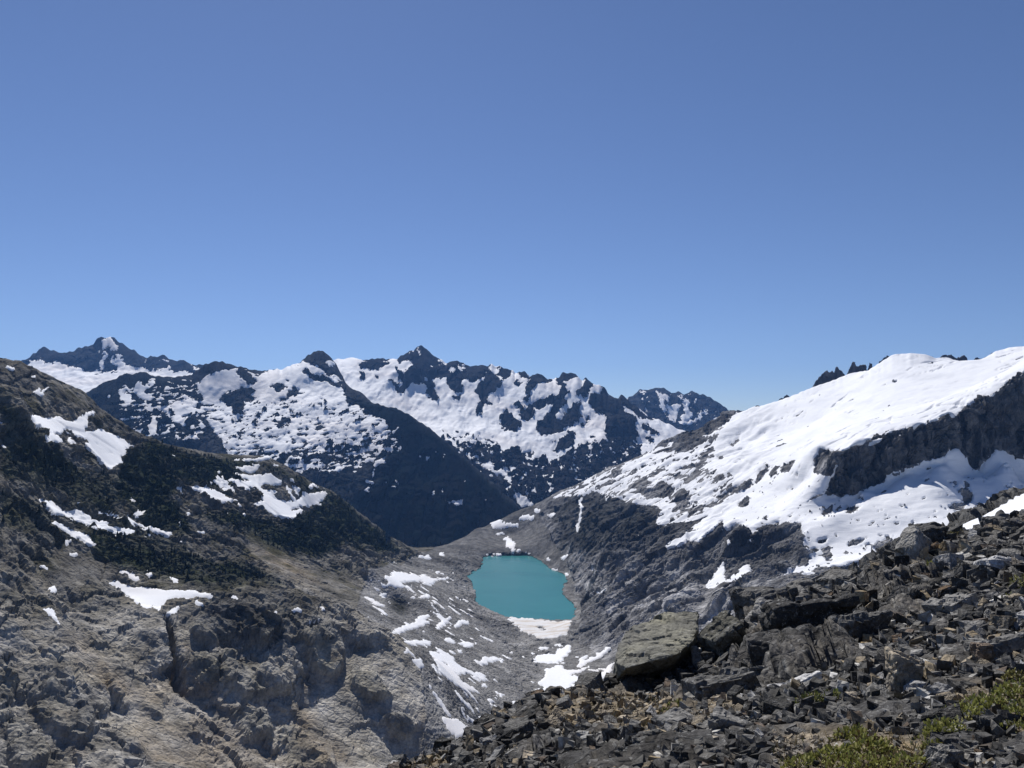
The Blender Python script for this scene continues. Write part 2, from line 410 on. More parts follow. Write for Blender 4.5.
# scattered small remnants in the same places (uncountable)
BITS = [
 [(746,611),(760,608),(755,617)], [(821,590),(834,579),(832,584),(823,591)],
 v2((575,90),(700,100),(650,130),(590,105)), v2((470,60),(500,55),(550,95),(480,80)), v2((490,135),(560,165),(605,145),(590,170),(530,165)),
 v2((595,510),(640,540),(700,620),(650,570)), v2((720,630),(800,660),(740,680)), v2((790,720),(850,680),(810,730)), v2((740,395),(820,430),(760,420)),
 v2((780,500),(860,530),(800,525)), v2((835,450),(900,485),(850,470)), v2((890,600),(980,605),(900,618)), v2((930,620),(1024,640),(1010,655)), v2((960,515),(1020,540),(980,535)), v2((165,145),(210,160),(190,175)),
 v1((285,465),(340,470),(330,490),(295,485)), v1((240,425),(285,430),(280,455)), v1((515,500),(545,480),(560,505)), v1((570,490),(660,475),(660,495)), v1((560,180),(620,200),(650,180),(665,215),(590,205)),
 v1((725,185),(745,165),(760,185)), v1((710,710),(770,650),(830,635),(760,680),(740,720)), v1((840,710),(870,660),(940,670),(940,690),(880,690),(860,715)), v1((680,320),(720,305),(740,315)), v1((640,530),(710,540),(680,545)),
 v1((40,545),(90,555),(70,562)), v1((290,610),(360,625),(330,628)), v1((390,220),(425,235),(410,240)),
 h1((0,255),(45,280),(0,275)), h1((0,115),(25,140),(0,140)), h1((380,560),(470,600),(430,590)), h1((530,630),(640,660),(700,690),(640,675)), h1((380,215),(440,255),(400,245)),
 h2((390,100),(500,85),(620,85),(630,105),(540,95),(440,98)), h2((90,265),(155,320),(95,285)), h2((765,250),(800,275),(780,275)), h2((60,80),(110,120),(90,112)), h2((150,395),(180,435),(155,420)), h2((205,510),(260,525),(230,525)), h2((60,480),(120,505),(90,505)),
 h2((720,265),(760,270),(740,285)), h2((730,205),(760,205),(755,222)), h2((850,235),(865,232),(868,255),(852,255)), h2((630,125),(680,130),(660,138)), h2((325,180),(345,180),(340,195)), h2((265,225),(300,255),(285,255)), h2((455,420),(500,425),(480,432)),
 h3((630,85),(690,95),(675,108)), h3((670,225),(800,275),(780,285),(700,250)), h3((945,260),(1024,300),(990,295)), h3((810,250),(860,255),(840,268)), h3((190,175),(320,245),(250,215)),
 h4((195,240),(215,232),(255,255),(240,265)), h4((415,215),(430,210),(465,240)), h4((750,285),(790,275),(825,295)), h4((840,355),(920,335),(910,350),(860,365)), h4((910,272),(940,268),(930,282)), h4((650,290),(680,290),(665,310)),
 t1((40,250),(100,237),(110,255),(70,260)), t1((225,325),(270,310),(265,335),(235,340)), t1((250,435),(290,405),(295,420),(270,445)), t1((280,455),(355,395),(350,410),(300,460)),
 lk((505,70),(525,50),(540,55),(515,80)), lk((565,100),(630,75),(635,85),(590,100)), lk((275,195),(330,195),(320,210),(285,205)), lk((360,310),(390,290),(385,320)), lk((400,320),(415,290),(420,310)), lk((420,325),(485,315),(465,335)), lk((660,360),(700,325),(715,330),(690,355)), lk((565,370),(600,350),(590,370)), lk((600,412),(660,418),(640,426)), lk((680,440),(715,445),(705,460)),
 v3((410,330),(450,322),(440,338)), v3((290,355),(390,348),(300,372)), v3((780,505),(830,440),(832,470),(800,515)), v3((80,735),(140,760),(100,765)), v3((0,690),(25,700),(5,710)), v3((0,430),(30,450),(0,455)), v3((75,375),(100,390),(90,400)),
 d6((630,180),(650,145),(770,100),(790,110),(750,140),(700,140),(680,170)), d6((830,130),(830,100),(880,40),(900,50),(860,90)), d6((460,95),(480,85),(470,105)), d6((185,300),(220,290),(210,305)), d6((455,285),(485,290),(475,300)), d6((615,225),(640,195),(625,230)), d6((1000,120),(1020,130),(1010,145)),
 d3((410,370),(435,350),(430,370)), d3((285,375),(302,350),(297,385)), d3((205,405),(228,402),(220,415)), d1((270,420),(285,395),(275,430)), d3((115,655),(130,660),(120,670)),
]

# ------------------------------------------------------------------ terrain builder
def terrain(points, u0, u1, nu, y0, y1, ny, c=0.03, yrows=None):
    ev = rbf(points, c)
    u = np.linspace(u0, u1, nu); L = np.linspace(math.log(y0), math.log(y1), ny) if yrows is None else np.log(yrows)
    U, LL = np.meshgrid(u, L)
    Y = np.exp(LL)
    P = np.stack([U * Y, Y, ev(U, LL) * Y], -1)
    return P

def snow_sheet(name, V, Nn, quads, m, hgt, mat, col=None, extra_sel=None):
    off = np.clip((m - .5) * 4, -1, 1) * hgt
    W = V + Nn * off[:, None]
    sel = m[quads].max(1) > .32
    if extra_sel is not None: sel &= extra_sel
    me = submesh(name, W, quads, sel, np.ones_like(V) if col is None else col)
    return link(name, me, mat)

def fit_crest(V, crest, width, seed, jag=.5, lo=-1e9, hi=1e9):
    """bring the skyline of a displaced mountain back to its traced crest (heights only, near the crest)"""
    cr = np.array(sorted(crest), float)
    for it in range(3):
        px, py = project(V)
        bins = np.arange(cr[0, 0], cr[-1, 0], 1.5)
        k = np.clip(((px - bins[0]) / 1.5).astype(int), 0, len(bins) - 1)
        near = np.abs(V[:, 1] - np.interp(px, cr[:, 0], cr[:, 2])) < width
        top = np.full(len(bins), 1e9)
        np.minimum.at(top, k[near], py[near])
        want = np.interp(bins, cr[:, 0], cr[:, 1])
        want = want + jag * fbm(np.stack([bins, bins * 0 + .37, bins * 0 + .71], 1), 7, 3, .75, seed=seed) * 2.6
        d = np.where(top < 1e8, top - want, 0)
        kern = np.hanning(4)[1:3]; kern = np.array((.25, .5, .25)); d = np.convolve(np.pad(d, 1, mode='edge'), kern / kern.sum(), 'valid')
        dz = np.interp(px, bins, d) * V[:, 1] / F
        w = 1 - smooth(np.abs(V[:, 1] - np.interp(px, cr[:, 0], cr[:, 2])), width * .25, width)
        w *= smooth(px, cr[0, 0] - 1, cr[0, 0] + 14) * (1 - smooth(px, cr[-1, 0] - 14, cr[-1, 0] + 1))
        V[:, 2] += dz * w
    return V

# ================================================================== MAIN VALLEY (left hillside, valley floor, right mountain)
crestL = [(-160,325,1350),(-60,345,1450),(0,358,1500),(20,361,1520),(50,376,1600),(83,391,1700),(100,408,1760),(133,430,1880),(169,445,1960),(213,453,2050),(240,455,2100),(266,456,2150),(290,468,2230),(312,483,2300),(332,491,2400),(360,513,2550),(390,536,2700),(410,549,2780),(430,549,2830),(443,549,2880),(457,545,3000),(467,537,3150),(478,528,3300),(490,524,3400),(505,517,3500),(520,512,3600)]
crestR = [(530,510,3600),(545,500,3550),(560,492,3550),(580,484,3550),(610,468,3600),(640,455,3700),(677,440,3800),(700,430,3850),(728,417,3850),(745,414,3800),(760,408,3700),(790,397,3550),(812,388,3400),(830,382,3300),(850,374,3200),(868,371,3150),(880,363,3100),(893,355,3050),(910,354,3000),(925,355,2980),(935,359,3000),(945,358,2980),(960,362,2950),(980,361,2900),(995,352,2850),(1010,348,2800),(1024,347,2750),(1080,338,2600),(1180,330,2500)]
pts = crestL + [(a, b + 45, y * 1.22) for a, b, y in crestL[::2]] + crestR + [(a, b + 55, y * 1.2) for a, b, y in crestR[::2]]
LAKE_Z = -520.0
shore = [(484,557),(495,556),(505,556),(518,556),(530,556),(542,562),(550,569),(565,575),(567,582),(561,590),(565,598),(575,605),(574,613),(572,620),(550,620),(530,619),(507,617),(495,612),(480,605),(475,600),(477,595),(473,586),(468,577),(475,571),(482,567),(483,561)]
cx, cy = 522, 590
for a, b in shore:
    b0 = ray(a, b)[1]; pts.append((a, b, (LAKE_Z + .5) / b0))
    a2, b2 = a + (cx - a) * .14, b + (cy - b) * .14
    zz = ray(a2, b2)[1]; pts.append((a2, b2, (LAKE_Z - 14) / zz))
pts += [(522,590,(LAKE_Z - 30) / ray(522, 590)[1])]
pts += [  # left side
 (0,768,600),(100,768,640),(200,768,700),(300,768,770),(370,768,800),(410,772,838),(0,700,680),(100,700,730),(200,700,800),(300,700,870),(370,700,890),(0,640,740),(100,640,820),(200,640,880),(300,640,940),(350,650,960),
 (209,583,1000),(235,585,1005),(259,589,1000),(275,593,1005),(289,600,1000),(320,609,1010),(340,615,1010),(363,623,1010),(390,639,1000),(403,657,980),(130,595,980),(170,600,960),(209,594,1150),(259,606,1140),(300,607,1130),(345,619,1120),(395,634,1090),
 (0,600,790),(60,600,880),(0,540,870),(60,560,960),(0,480,980),(0,420,1140),(0,398,1170),(22,415,1190),(40,432,1220),(20,400,1400),(60,420,1450),(60,445,1330),(120,440,1620),(100,460,1460),(70,470,1300),(130,500,1370),(60,510,1110),(130,532,1210),(190,520,1470),(230,500,1720),(280,500,2020),(220,470,1870),(320,520,2170),(300,550,1770),(250,550,1500),(200,555,1300),(140,560,1110),(230,575,1230),(280,575,1380),(330,585,1480),(370,570,1780),(350,600,1370),(390,600,1570),(420,600,1770),(340,540,2150),(380,555,2400),
 # floor
 (540,640,1790),(570,640,1785),(505,640,1800),(520,660,1600),(560,660,1610),(600,650,1640),(590,690,1360),(550,700,1290),(520,720,1160),(505,745,1050),(470,650,1430),(440,625,1580),(400,610,1740),(430,580,2170),(455,600,2050),(450,590,2170),(462,575,2450),(480,612,2010),(412,648,1050),(418,680,955),(432,706,925),(442,732,890),(400,692,915),(412,722,885),(422,750,865),(385,682,920),(450,690,1000),(462,715,985),(480,735,990),(440,665,1090),(425,560,2600),(455,560,2650),(500,690,1270),(475,705,1090),
 # right mountain
 (760,440,3100),(820,420,2900),(880,410,2450),(940,400,2320),(1000,378,2320),(1060,351,2170),(1110,338,2170),
 (834,458,1938),(844,451,1938),(857,446,1938),(869,440,1938),(892,434,1938),(915,428,1938),(935,421,1938),(952,414,1938),(955,418,1938),(973,405,1938),(991,395,1938),(1007,385,1938),(1024,374,1938),(1060,360,1938),(1100,348,1938),(844,450.6,1950),(869,439.6,1950),(892,433.6,1950),(915,427.6,1950),(935,420.6,1950),(954,415.5,1950),(973,404.6,1950),(991,394.6,1950),(1007,384.6,1950),(1024,373.6,1950),(1060,359.6,1950),(844,449.5,1975),(892,432.5,1975),(915,426.3,1980),(945,415.5,1980),(973,403.5,1985),(1000,388,1985),(1024,372.5,1985),(869,438.3,2000),(830,440,2180),
 (826,494,1912),(838,492,1912),(850,490,1912),(866,486,1912),(882,481,1912),(900,473,1912),(923,462,1912),(940,458,1912),(954,449,1912),(965,461,1912),(977,470,1912),(985,460,1912),(993,453,1912),(1008,456,1912),(1024,462,1912),(1060,462,1912),(1100,465,1912),(866,494,1880),(900,481,1880),(940,466,1880),(977,478,1880),(1008,464,1880),(1060,471,1880),(835,516,1790),(866,512,1790),(900,503,1785),(940,493,1780),(977,502,1780),(1024,494,1775),(1070,498,1775),(816,476,1990),(812,452,2140),
 (800,485,2100),(780,455,2520),(740,460,2720),(700,480,2720),(660,480,2970),(620,490,3070),(590,500,3170),(740,500,2270),(700,520,2270),(660,520,2470),(630,515,2720),(600,520,2720),(570,510,3120),(900,532,1690),(950,518,1680),(1000,520,1640),(830,548,1700),(880,558,1580),(800,572,1590),(780,540,1760),(740,540,1860),(760,580,1560),(700,560,1910),(650,560,2070),(620,560,2220),(590,560,2520),(580,540,2770),(560,545,2870),(550,525,3120),(535,535,3170),(520,530,3320),(505,535,3300),(500,545,3100),
 (600,590,2120),(640,600,1860),(590,610,1990),(580,625,1860),(575,641,1785),(600,640,1720),(640,640,1620),(700,600,1610),(740,600,1480),(720,640,1400),(680,640,1480),(640,680,1400),(620,660,1560),(700,700,1150),(800,620,1250),(900,590,1350),(1000,565,1350),(850,660,1000),(1000,600,1000),(1150,520,1200),
 # unseen ground below the near rim
 (-150,560,800),(-150,760,500),(-150,450,1100),(0,900,430),(200,930,450),(400,900,500),(600,850,550),(800,800,550),(1000,720,550),(1150,700,500),(0,1100,280),(300,1100,280),(600,1050,280),(900,950,280),(1200,900,280)]
NU, NY = 1080, 930
lr = np.concatenate([np.arange(math.log(300), math.log(1000), .0038), np.arange(math.log(1000), math.log(1900), .0024), np.arange(math.log(1900), math.log(1950), .0007),
                     np.arange(math.log(1950), math.log(3000), .0027), np.arange(math.log(3000), math.log(4700), .0036)])
NY = len(lr)
P = terrain(pts, -0.86, 0.86, NU, 300, 4700, NY, c=0.009, yrows=np.exp(lr))
# lake bed and banks from the traced shore, on the water plane itself
lake_m = Mask(0).poly(shore, 1)
q0 = np.stack([P[..., 0], P[..., 1], np.full(P.shape[:2], LAKE_Z)], -1)
lx, ly = project(q0)
q1 = q0.reshape(-1, 3); wob = fbm(q1, 45, 4, .65, seed=2).reshape(lx.shape) * 5.5
lx, ly = lx + wob, ly + wob * .5
inl = lake_m.sample(lx, ly); wide = Mask(0).poly(shore, 1).blur(5).sample(lx, ly)
P[..., 2] = np.where(inl > .5, np.minimum(P[..., 2], LAKE_Z - 2 - 10 * np.clip(wide - .5, 0, 1)), np.where((wide > .02), np.maximum(P[..., 2], LAKE_Z + 1.2 + 6 * (.5 - np.clip(wide, 0, .5))), P[..., 2]))
inl = inl.ravel(); wide = wide.ravel()
Nn = grid_normals(P)
V, Nf = P.reshape(-1, 3), Nn.reshape(-1, 3)
Yv = V[:, 1].copy()
px, py = project(V)
slope = 1 - Nf[:, 2]
quads = grid_quads(NY, NU)
U = V[:, 0] / Yv
uL = np.interp(Yv, [300, 900, 1000, 1300, 1700, 2300, 2850, 3000], [-.2, -.11, -.12, -.2, -.19, -.15, -.1, -.1])
uR = np.interp(Yv, [300, 1000, 1500, 1750, 2100, 2600, 3000, 3500], [.25, .16, .13, .085, .09, .075, .05, .03])
side = np.where(U < uL, 0, np.where(U > uR, 2, 1))
sideR = smooth(U - uR, -.01, .06); sideL = smooth(uL - U, -.01, .06)

smoothD = [(735,414),(745,411),(790,394),(850,371),(900,350),(1024,343),(1250,320),(1250,560),(1024,540),(980,540),(940,545),(900,556),(870,560),(840,567),(823,568),(808,575),(797,574),(780,576),(788,569),(807,566),(810,555),(807,550),(803,545),(804,537),(800,522),(787,523),(768,524),(760,528),(753,535),(747,528),(735,523),(730,530),(722,527),(723,520),(712,530),(698,542),(690,540),(715,510),(735,497),(735,470),(715,465),(715,440)]
speck = [(545,499),(560,492),(610,467),(677,439),(728,416),(775,400),(775,450),(760,470),(740,500),(722,520),(700,540),(668,548),(655,552),(690,530),(700,520),(655,527),(660,508),(630,503),(600,495),(575,497)]
cliff = d4((0,640),(60,590),(100,590),(200,535),(330,500),(450,475),(540,445),(600,405),(630,440),(700,370),(760,325),(850,310),(900,260),(960,215),(1024,185),(1200,110),(1200,700),(1024,665),(975,670),(945,620),(860,615),(830,650),(770,725),(740,725),(690,650),(650,590),(600,640),(490,670),(400,700),(300,730),(240,790),(100,850),(0,870),(-80,860),(-60,800),(-20,720))
# --- roughness classes
mt = Mask(0)                                     # loose scree and smooth slabs
for q in [[(250,525),(300,560),(350,575),(420,620),(440,660),(480,720),(440,768),(420,768),(402,690),(412,660),(392,637),(330,600),(290,580),(240,555)],
          [(60,625),(85,640),(140,690),(160,720),(120,700),(80,665)], [(100,660),(160,690),(210,768),(150,768),(130,720)],
          [(380,560),(440,570),(460,600),(500,640),(520,700),(480,730),(430,660),(420,610),(370,590)],
          [(490,530),(530,525),(570,560),(545,560),(500,552),(470,545)], [(560,650),(640,650),(600,700),(540,720),(520,690)],
          [(60,540),(100,560),(110,575),(60,590),(30,580)], d6((870,410),(970,400),(920,560),(860,650),(830,600))]:
    mt.poly(q, 1)
mt.poly([(320,650),(390,642),(440,660),(480,720),(440,785),(330,785),(300,720)], .85)
mt.blur(4)
tal = mt.sample(px, py)
gl0 = Mask(0).poly(smoothD, 1).poly(speck, .5).poly(cliff, 0).blur(5).sample(px, py) * sideR
pm0 = Mask(0)
for q_, h_, l_ in PATCHES: pm0.poly(q_, 1)
pm0 = pm0.blur(4).sample(px, py)
clf = Mask(0).poly(cliff, 1).blur(2).sample(px, py) * sideR
R = .55 + .45 * np.clip(slope * 3.0, 0, 1.2)
R = np.where(side == 1, R * .75, R)
R *= 1 - .8 * tal
R *= .12 + .88 * (1 - smooth(wide, .0, .25))
cr_ = np.array(crestL + crestR, float)
R *= np.clip(np.abs(np.interp(px, cr_[:, 0], cr_[:, 2]) - Yv) / 260, .3, 1)
# gullies and buttresses running down the two sides
ca, sa = math.cos(math.radians(28)), math.sin(math.radians(28))
QR = np.stack([(V[:, 0] * ca + V[:, 1] * sa) / 3.0, -V[:, 0] * sa + V[:, 1] * ca, V[:, 2] * .3], 1)
ca, sa = math.cos(math.radians(-22)), math.sin(math.radians(-22))
QL = np.stack([(V[:, 0] * ca + V[:, 1] * sa) / 2.6, -V[:, 0] * sa + V[:, 1] * ca, V[:, 2] * .3], 1)
big = sideR * (1 - gl0) * (1 - .7 * clf) * fbm(QR, 180, 4, .5, seed=1, ridged=True) * 50
big += sideL * (.6 + .6 * smooth(py, 560, 640)) * (fbm(QL, 150, 4, .55, seed=3, ridged=True) * 17 + smooth(py, 560, 620) * fbm(QL * np.array((1.1, 1, .6)), 74, 4, .5, seed=4, ridged=True) * 15)
big += (1 - gl0) * fbm(V, 90, 3, seed=5) * 8 + facet(V, 120, 6) * 10 * (1 - gl0) * (sideR + sideL)
CRAGS = [[(40,693),(67,692),(88,723),(88,748),(73,750),(42,733),(33,715)], [(100,665),(127,673),(150,678),(165,702),(162,720),(140,707),(120,708),(110,695)], [(-20,660),(0,672),(12,697),(10,720),(-20,735)],
         [(10,723),(28,735),(47,753),(47,763),(25,768),(10,757)], [(178,664),(202,657),(218,664),(214,680),(211,692),(190,696),(181,690)], [(221,664),(244,655),(274,676),(287,695),(262,700),(240,703),(218,690)],
         [(190,630),(209,618),(237,627),(239,639),(213,645),(195,642)], [(243,625),(265,620),(281,630),(269,648),(257,646)], [(276,736),(299,729),(332,746),(335,775),(286,775)], [(380,719),(406,717),(420,729),(406,738),(388,735)],
         [(295,640),(325,632),(345,655),(335,680),(310,672)], [(230,715),(262,722),(268,745),(240,742)], [(350,668),(378,676),(392,700),(370,702),(352,690)]]
crag_m = Mask(0)
for q_ in CRAGS: crag_m.poly(q_, 1)
crag_m.blur(1.6)
crag = np.clip(crag_m.sample(px + 5 * fbm(V, 30, 3, seed=151), py + 5 * fbm(V, 30, 3, seed=152)), 0, 1) * sideL
cleft = Mask(0).poly([(165,618),(170,622),(174,640),(180,665),(185,692),(177,692),(171,665),(166,640)], 1).blur(.8).sample(px, py) * sideL
big += (crag * (.75 + .5 * fbm(V, 45, 3, seed=150)) * 14 - cleft * 18) * np.clip(Yv / 800, .7, 1.3) / np.maximum(R * np.clip(Yv / 1500, .5, 1.25), .15)
big *= R * np.clip(Yv / 1500, .5, 1.25) * (1 - .8 * np.clip(pm0 * 1.6, 0, 1))
Vg = V + Nf * big[:, None]
Vg[:, 2] = np.where((wide > .02) & (inl <= .5), np.maximum(Vg[:, 2], LAKE_Z + 1), Vg[:, 2])
px, py = project(Vg)
Nf = grid_normals(Vg.reshape(NY, NU, 3)).reshape(-1, 3)
slope = 1 - Nf[:, 2]
V = Vg

# --- snow mask
ms, mn, mid = Mask(0.0), Mask(0.30), Mask(0)
ms.poly(speck, .56); mn.poly(speck, .62)
ms.poly(smoothD, .93); mn.poly(smoothD, .30)
mn.poly([(735,414),(790,394),(850,371),(900,350),(1024,343),(1250,320),(1250,360),(990,395),(900,430),(840,455),(780,450),(760,430)], .12)
for q in [d2((180,270),(240,225),(240,250),(190,290)), d2((265,210),(290,195),(275,220)), d2((50,240),(120,205),(110,220),(60,250)), d2((0,370),(60,300),(20,370)), d2((325,500),(350,440),(410,385),(425,395),(380,470),(340,510)), d2((410,460),(425,425),(480,390),(465,455)), d2((480,440),(490,400),(575,350),(540,435)), d2((150,530),(250,510),(320,470),(310,520),(260,555),(180,560)), d2((60,580),(180,560),(150,590)), d2((230,650),(240,605),(300,590),(290,630)), d2((100,345),(140,330),(150,345),(110,360)), d2((730,680),(800,635),(800,660),(740,695)), d2((790,695),(850,620),(850,650)), d2((855,660),(905,630),(900,680)), d2((940,590),(985,570),(990,600),(950,610)), d2((365,720),(380,695),(415,690),(400,720)),
          d2((680,440),(680,370),(720,290),(800,310),(870,300),(830,350),(780,450)),
          d5((640,345),(690,320),(690,275),(720,300),(710,320),(745,360),(735,400),(690,420),(680,455),(590,430),(650,405),(700,380)), d5((455,280),(500,260),(490,290)), d5((95,385),(140,365),(140,395)), d5((10,445),(50,420),(110,430),(60,460)), d5((230,415),(250,380),(245,410)), d5((190,690),(210,640),(260,590),(330,640),(250,670)),
          d3((820,390),(830,360),(900,350),(860,380)), d3((850,440),(870,400),(905,405),(915,480),(870,495)), d3((770,430),(800,405),(840,430),(800,440)), d3((960,440),(1000,420),(1020,440)), d3((850,210),(860,180),(925,155),(920,190)),
          [(677,442),(684,432),(695,425),(712,419),(728,413),(734,415),(724,425),(708,433),(692,441)], d1((770,290),(850,190),(940,70),(900,120),(840,230),(800,290)), d1((440,330),(480,345),(560,350),(600,330),(680,340),(660,400),(590,400),(500,390)), d1((700,380),(740,350),(790,400),(740,470),(690,440)),
          d1((690,75),(720,65),(760,70),(860,60),(800,110),(650,130))]:
    ms.poly(q, .06); mn.poly(q, .2)
ms.poly(cliff, 0); mn.poly(cliff, 0.05)
for q in [d4((100,580),(130,570),(120,592)), d4((140,590),(180,560),(250,540),(240,560),(160,597)), d4((300,540),(340,520),(330,547))]: ms.poly(q, .9)
for q, holes, lab in PATCHES:
    ms.poly(q, 1.12)
    for h in holes: ms.poly(h, -.2)
for q in BITS: ms.poly(q, 1.6)
for i, (q, holes, lab) in enumerate(PATCHES):
    p = np.array(q); c0 = p.mean(0); r = np.linalg.norm(p - c0, axis=1, keepdims=True)
    mid.poly(c0 + (p - c0) * (1 + 3.0 / np.maximum(r, 1)), i + 1)
for i, (q, holes, lab) in enumerate(PATCHES): mid.poly(q, i + 1)
ms.blur(1.05); mn.blur(3)
alpha = math.radians(28)
Q = np.stack([(V[:, 0] * math.cos(alpha) + V[:, 2] * math.sin(alpha)) / 3.2, V[:, 1] / 2, -V[:, 0] * math.sin(alpha) + V[:, 2] * math.cos(alpha)], 1)
band = fbm(Q, 26, 4, .6, seed=20)
blot = fbm(V, 45, 5, .6, seed=30)
nz = np.where(side == 2, .55 * band + .6 * blot, 1.0 * fbm(V * np.array((1, .55, 1)), 13, 4, .78, seed=31))
wx = fbm(V, 26, 4, .7, seed=140) * np.where(side == 2, 7, 5) * np.clip(1500 / Yv, .6, 1.2); wy = fbm(V, 26, 4, .7, seed=145) * np.where(side == 2, 6, 3) * np.clip(1500 / Yv, .6, 1.2)
m = ms.sample(px + wx, py + wy); m = m + np.maximum(mn.sample(px, py), .8 * (m > .03) * (side < 2)) * nz * 1.5 + np.where(side == 2, .22 * fbm(V, 11, 3, .7, seed=33), 0) * (m > .04)
m = np.where((side == 2) & (slope > .5), m - (slope - .5) * .3, m)
vscat = Mask(0).poly([(360,580),(470,565),(470,610),(520,660),(520,720),(470,735),(430,700),(400,640),(370,620)], 1).poly([(520,650),(610,640),(600,690),(540,710)], 1).poly([(40,500),(150,520),(200,545),(120,545),(60,535)], .8).poly([(200,470),(320,475),(330,500),(280,520),(200,510)], .9).blur(6).sample(px, py) * (side < 2)
QS = np.stack([(.67 * V[:, 0] - .75 * V[:, 1]) / 3.0, .75 * V[:, 0] + .67 * V[:, 1], V[:, 2] * .5], 1)
m = m + 1.3 * smooth(fbm(QS, 24, 4, .6, seed=38), .29, .38) * vscat
lowsnow = Mask(0).poly([(740,500),(760,440),(820,480),(870,500),(1000,470),(1060,480),(1060,560),(700,600),(680,545)], 1).blur(8).sample(px, py) * sideR
m = m - 1.1 * smooth(fbm(np.stack([V[:, 0], V[:, 1] * .7, V[:, 2] * 1.6], 1), 15, 4, .6, seed=36), .31, .40) * lowsnow - .9 * smooth(fbm(Q, 24, 3, .6, seed=37), .37, .47) * gl0 * smooth(np.abs(py - 396) + np.abs(px - 975) * .4, 16, 40)
inlake = inl > .5
m = np.where(inlake, 0, np.clip(m, 0, 1)).astype(np.float32)

mf = Mask(0)                                     # conifers and heath
FOREST = [[(125,455),(150,440),(190,455),(230,456),(262,458),(240,470),(240,485),(215,490),(178,478),(168,500),(190,520),(185,540),(150,528),(120,502),(115,480)],
          [(190,515),(240,512),(280,525),(312,508),(330,490),(362,515),(402,549),(385,556),(345,545),(318,560),(270,545),(240,527),(215,522)],
          [(80,533),(140,546),(190,556),(240,566),(292,587),(250,583),(200,588),(160,578),(110,567),(95,550)],
          [(0,402),(40,432),(70,462),(110,480),(122,502),(100,518),(60,497),(20,482),(0,475)],
          [(250,455),(330,488),(335,503),(300,482),(270,472)], [(60,500),(110,515),(150,530),(190,545),(180,556),(120,545),(70,520)],
          [(0,490),(40,505),(80,540),(60,548),(20,530),(0,525)]]
for q, w in zip(FOREST, (1, 1, .9, .75, .9, .6, .6)): mf.poly(q, w)
mf.blur(2.5)
veg = np.where(side == 0, mf.sample(px, py), 0)
veg = np.clip(veg + .35 * fbm(V, 60, 4, seed=41) * (veg > .02), 0, 1)

damp = 1 - smooth(m, .15, .5)
QR2, QL2 = QR * np.array((1.35, 1, .6)), QL * np.array((1.3, 1, .6))
ribs = np.where(side[:, None] == 2, QR2, QL2).astype(np.float32)
fac = facet(ribs, 40, 1) * 9 + fbm(ribs * np.array((.8, 1, 1)), 60, 5, .52, seed=16, ridged=True) * 11 - 3
fac = np.where(side == 0, facet(Vg * np.array((1, .8, .7)), 64, 1) * 8 + fbm(ribs, 36, 5, .55, seed=17, ridged=True) * 9 - 2 + facet(ribs * np.array((1.6, 1, 1)), 22, 2) * 8, fac)
fac = np.where(side == 1, facet(Vg, 30, 2) * 7 + facet(Vg, 11, 3) * 3.2, fac)
strk = np.stack([V[:, 0], V[:, 1], V[:, 2] * .22], 1)
fac = fac * (1 - clf) + clf * (facet(strk, 30, 7) * 16 + facet(strk, 11, 8) * 6 + fbm(strk, 14, 3, seed=9) * 4)
fin = fbm(Vg, 16, 4, .6, seed=9) * 3.0 + facet(Vg, 8, 3) * 2.0
scale_near = np.clip(Yv / 1400, .6, 1.3)
disp = (fac + fin) * np.maximum(R, clf) * damp * np.where(side == 1, .6, 1) * scale_near
disp += (fbm(V, 7, 2, .6, seed=15) * .7 + (side == 1) * facet(V, 5.5, 18) * .9) * damp
gm = smooth(m, .5, .8) * sideR
disp += gm * (fbm(V * np.array((1, 1.2, 2.5)), 110, 4, .5, seed=50) * 5 + fbm(V * np.array((.4, 1.2, 2.0)), 26, 3, .5, seed=52) * 1.3)
QC = np.stack([(V[:, 0] + .35 * V[:, 1]) / 4.5, V[:, 1], V[:, 2] * 2], 1)
cre = smooth(1 - np.abs(noise(QC, 60, 53)), .93, .99) * smooth(noise(V, 190, 54), .12, .3) * gm * (py < 475)
disp -= 7 * cre
disp += veg * np.abs(noise(V, 9, 60)) * 6
V2 = Vg + Nf * disp[:, None]
V2[:, 2] = np.where(inl > .5, np.minimum(V2[:, 2], LAKE_Z - 1.5), np.where(wide > .02, np.maximum(V2[:, 2], LAKE_Z + .8), V2[:, 2]))
V2 = fit_crest(V2, crestL[1:17], 240, 11, .6)
V2 = fit_crest(V2, crestR[4:], 300, 12, .15)

# --- colour of the ground, some light and shade painted in
tone = fbm(V, 140, 5, .6, seed=70)[:, None]
fine = fbm(V, 20, 4, .65, seed=75)[:, None]
def c3(*c): return np.array(c, np.float32)[None]
rockL = c3(.172, .162, .143); rockV = c3(.215, .210, .202); rockR = c3(.185, .182, .180)
colr = np.where(side[:, None] == 0, rockL, np.where(side[:, None] == 1, rockV, rockR))
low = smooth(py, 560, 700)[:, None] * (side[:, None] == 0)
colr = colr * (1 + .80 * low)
colr = colr * (1 - crag[:, None] * .12 * np.array((1, .96, 1.06))[None])
lit = smooth(py, 520, 620)[:, None] * (side[:, None] == 2)  # lower right slopes brightened in colour, standing in for sun on them
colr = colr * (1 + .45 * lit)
colr = colr * (1 + .9 * tone + .8 * fine)
colr = colr * (1 + (side[:, None] == 2) * (.75 * noise(QR * np.array((.4, 1, .5)), 20, 96) + .5 * noise(QR * np.array((.4, 1, .5)), 8, 97))[:, None])
colr = colr * (1 - .35 * (side[:, None] == 1) * smooth(Yv, 2300, 2900)[:, None])
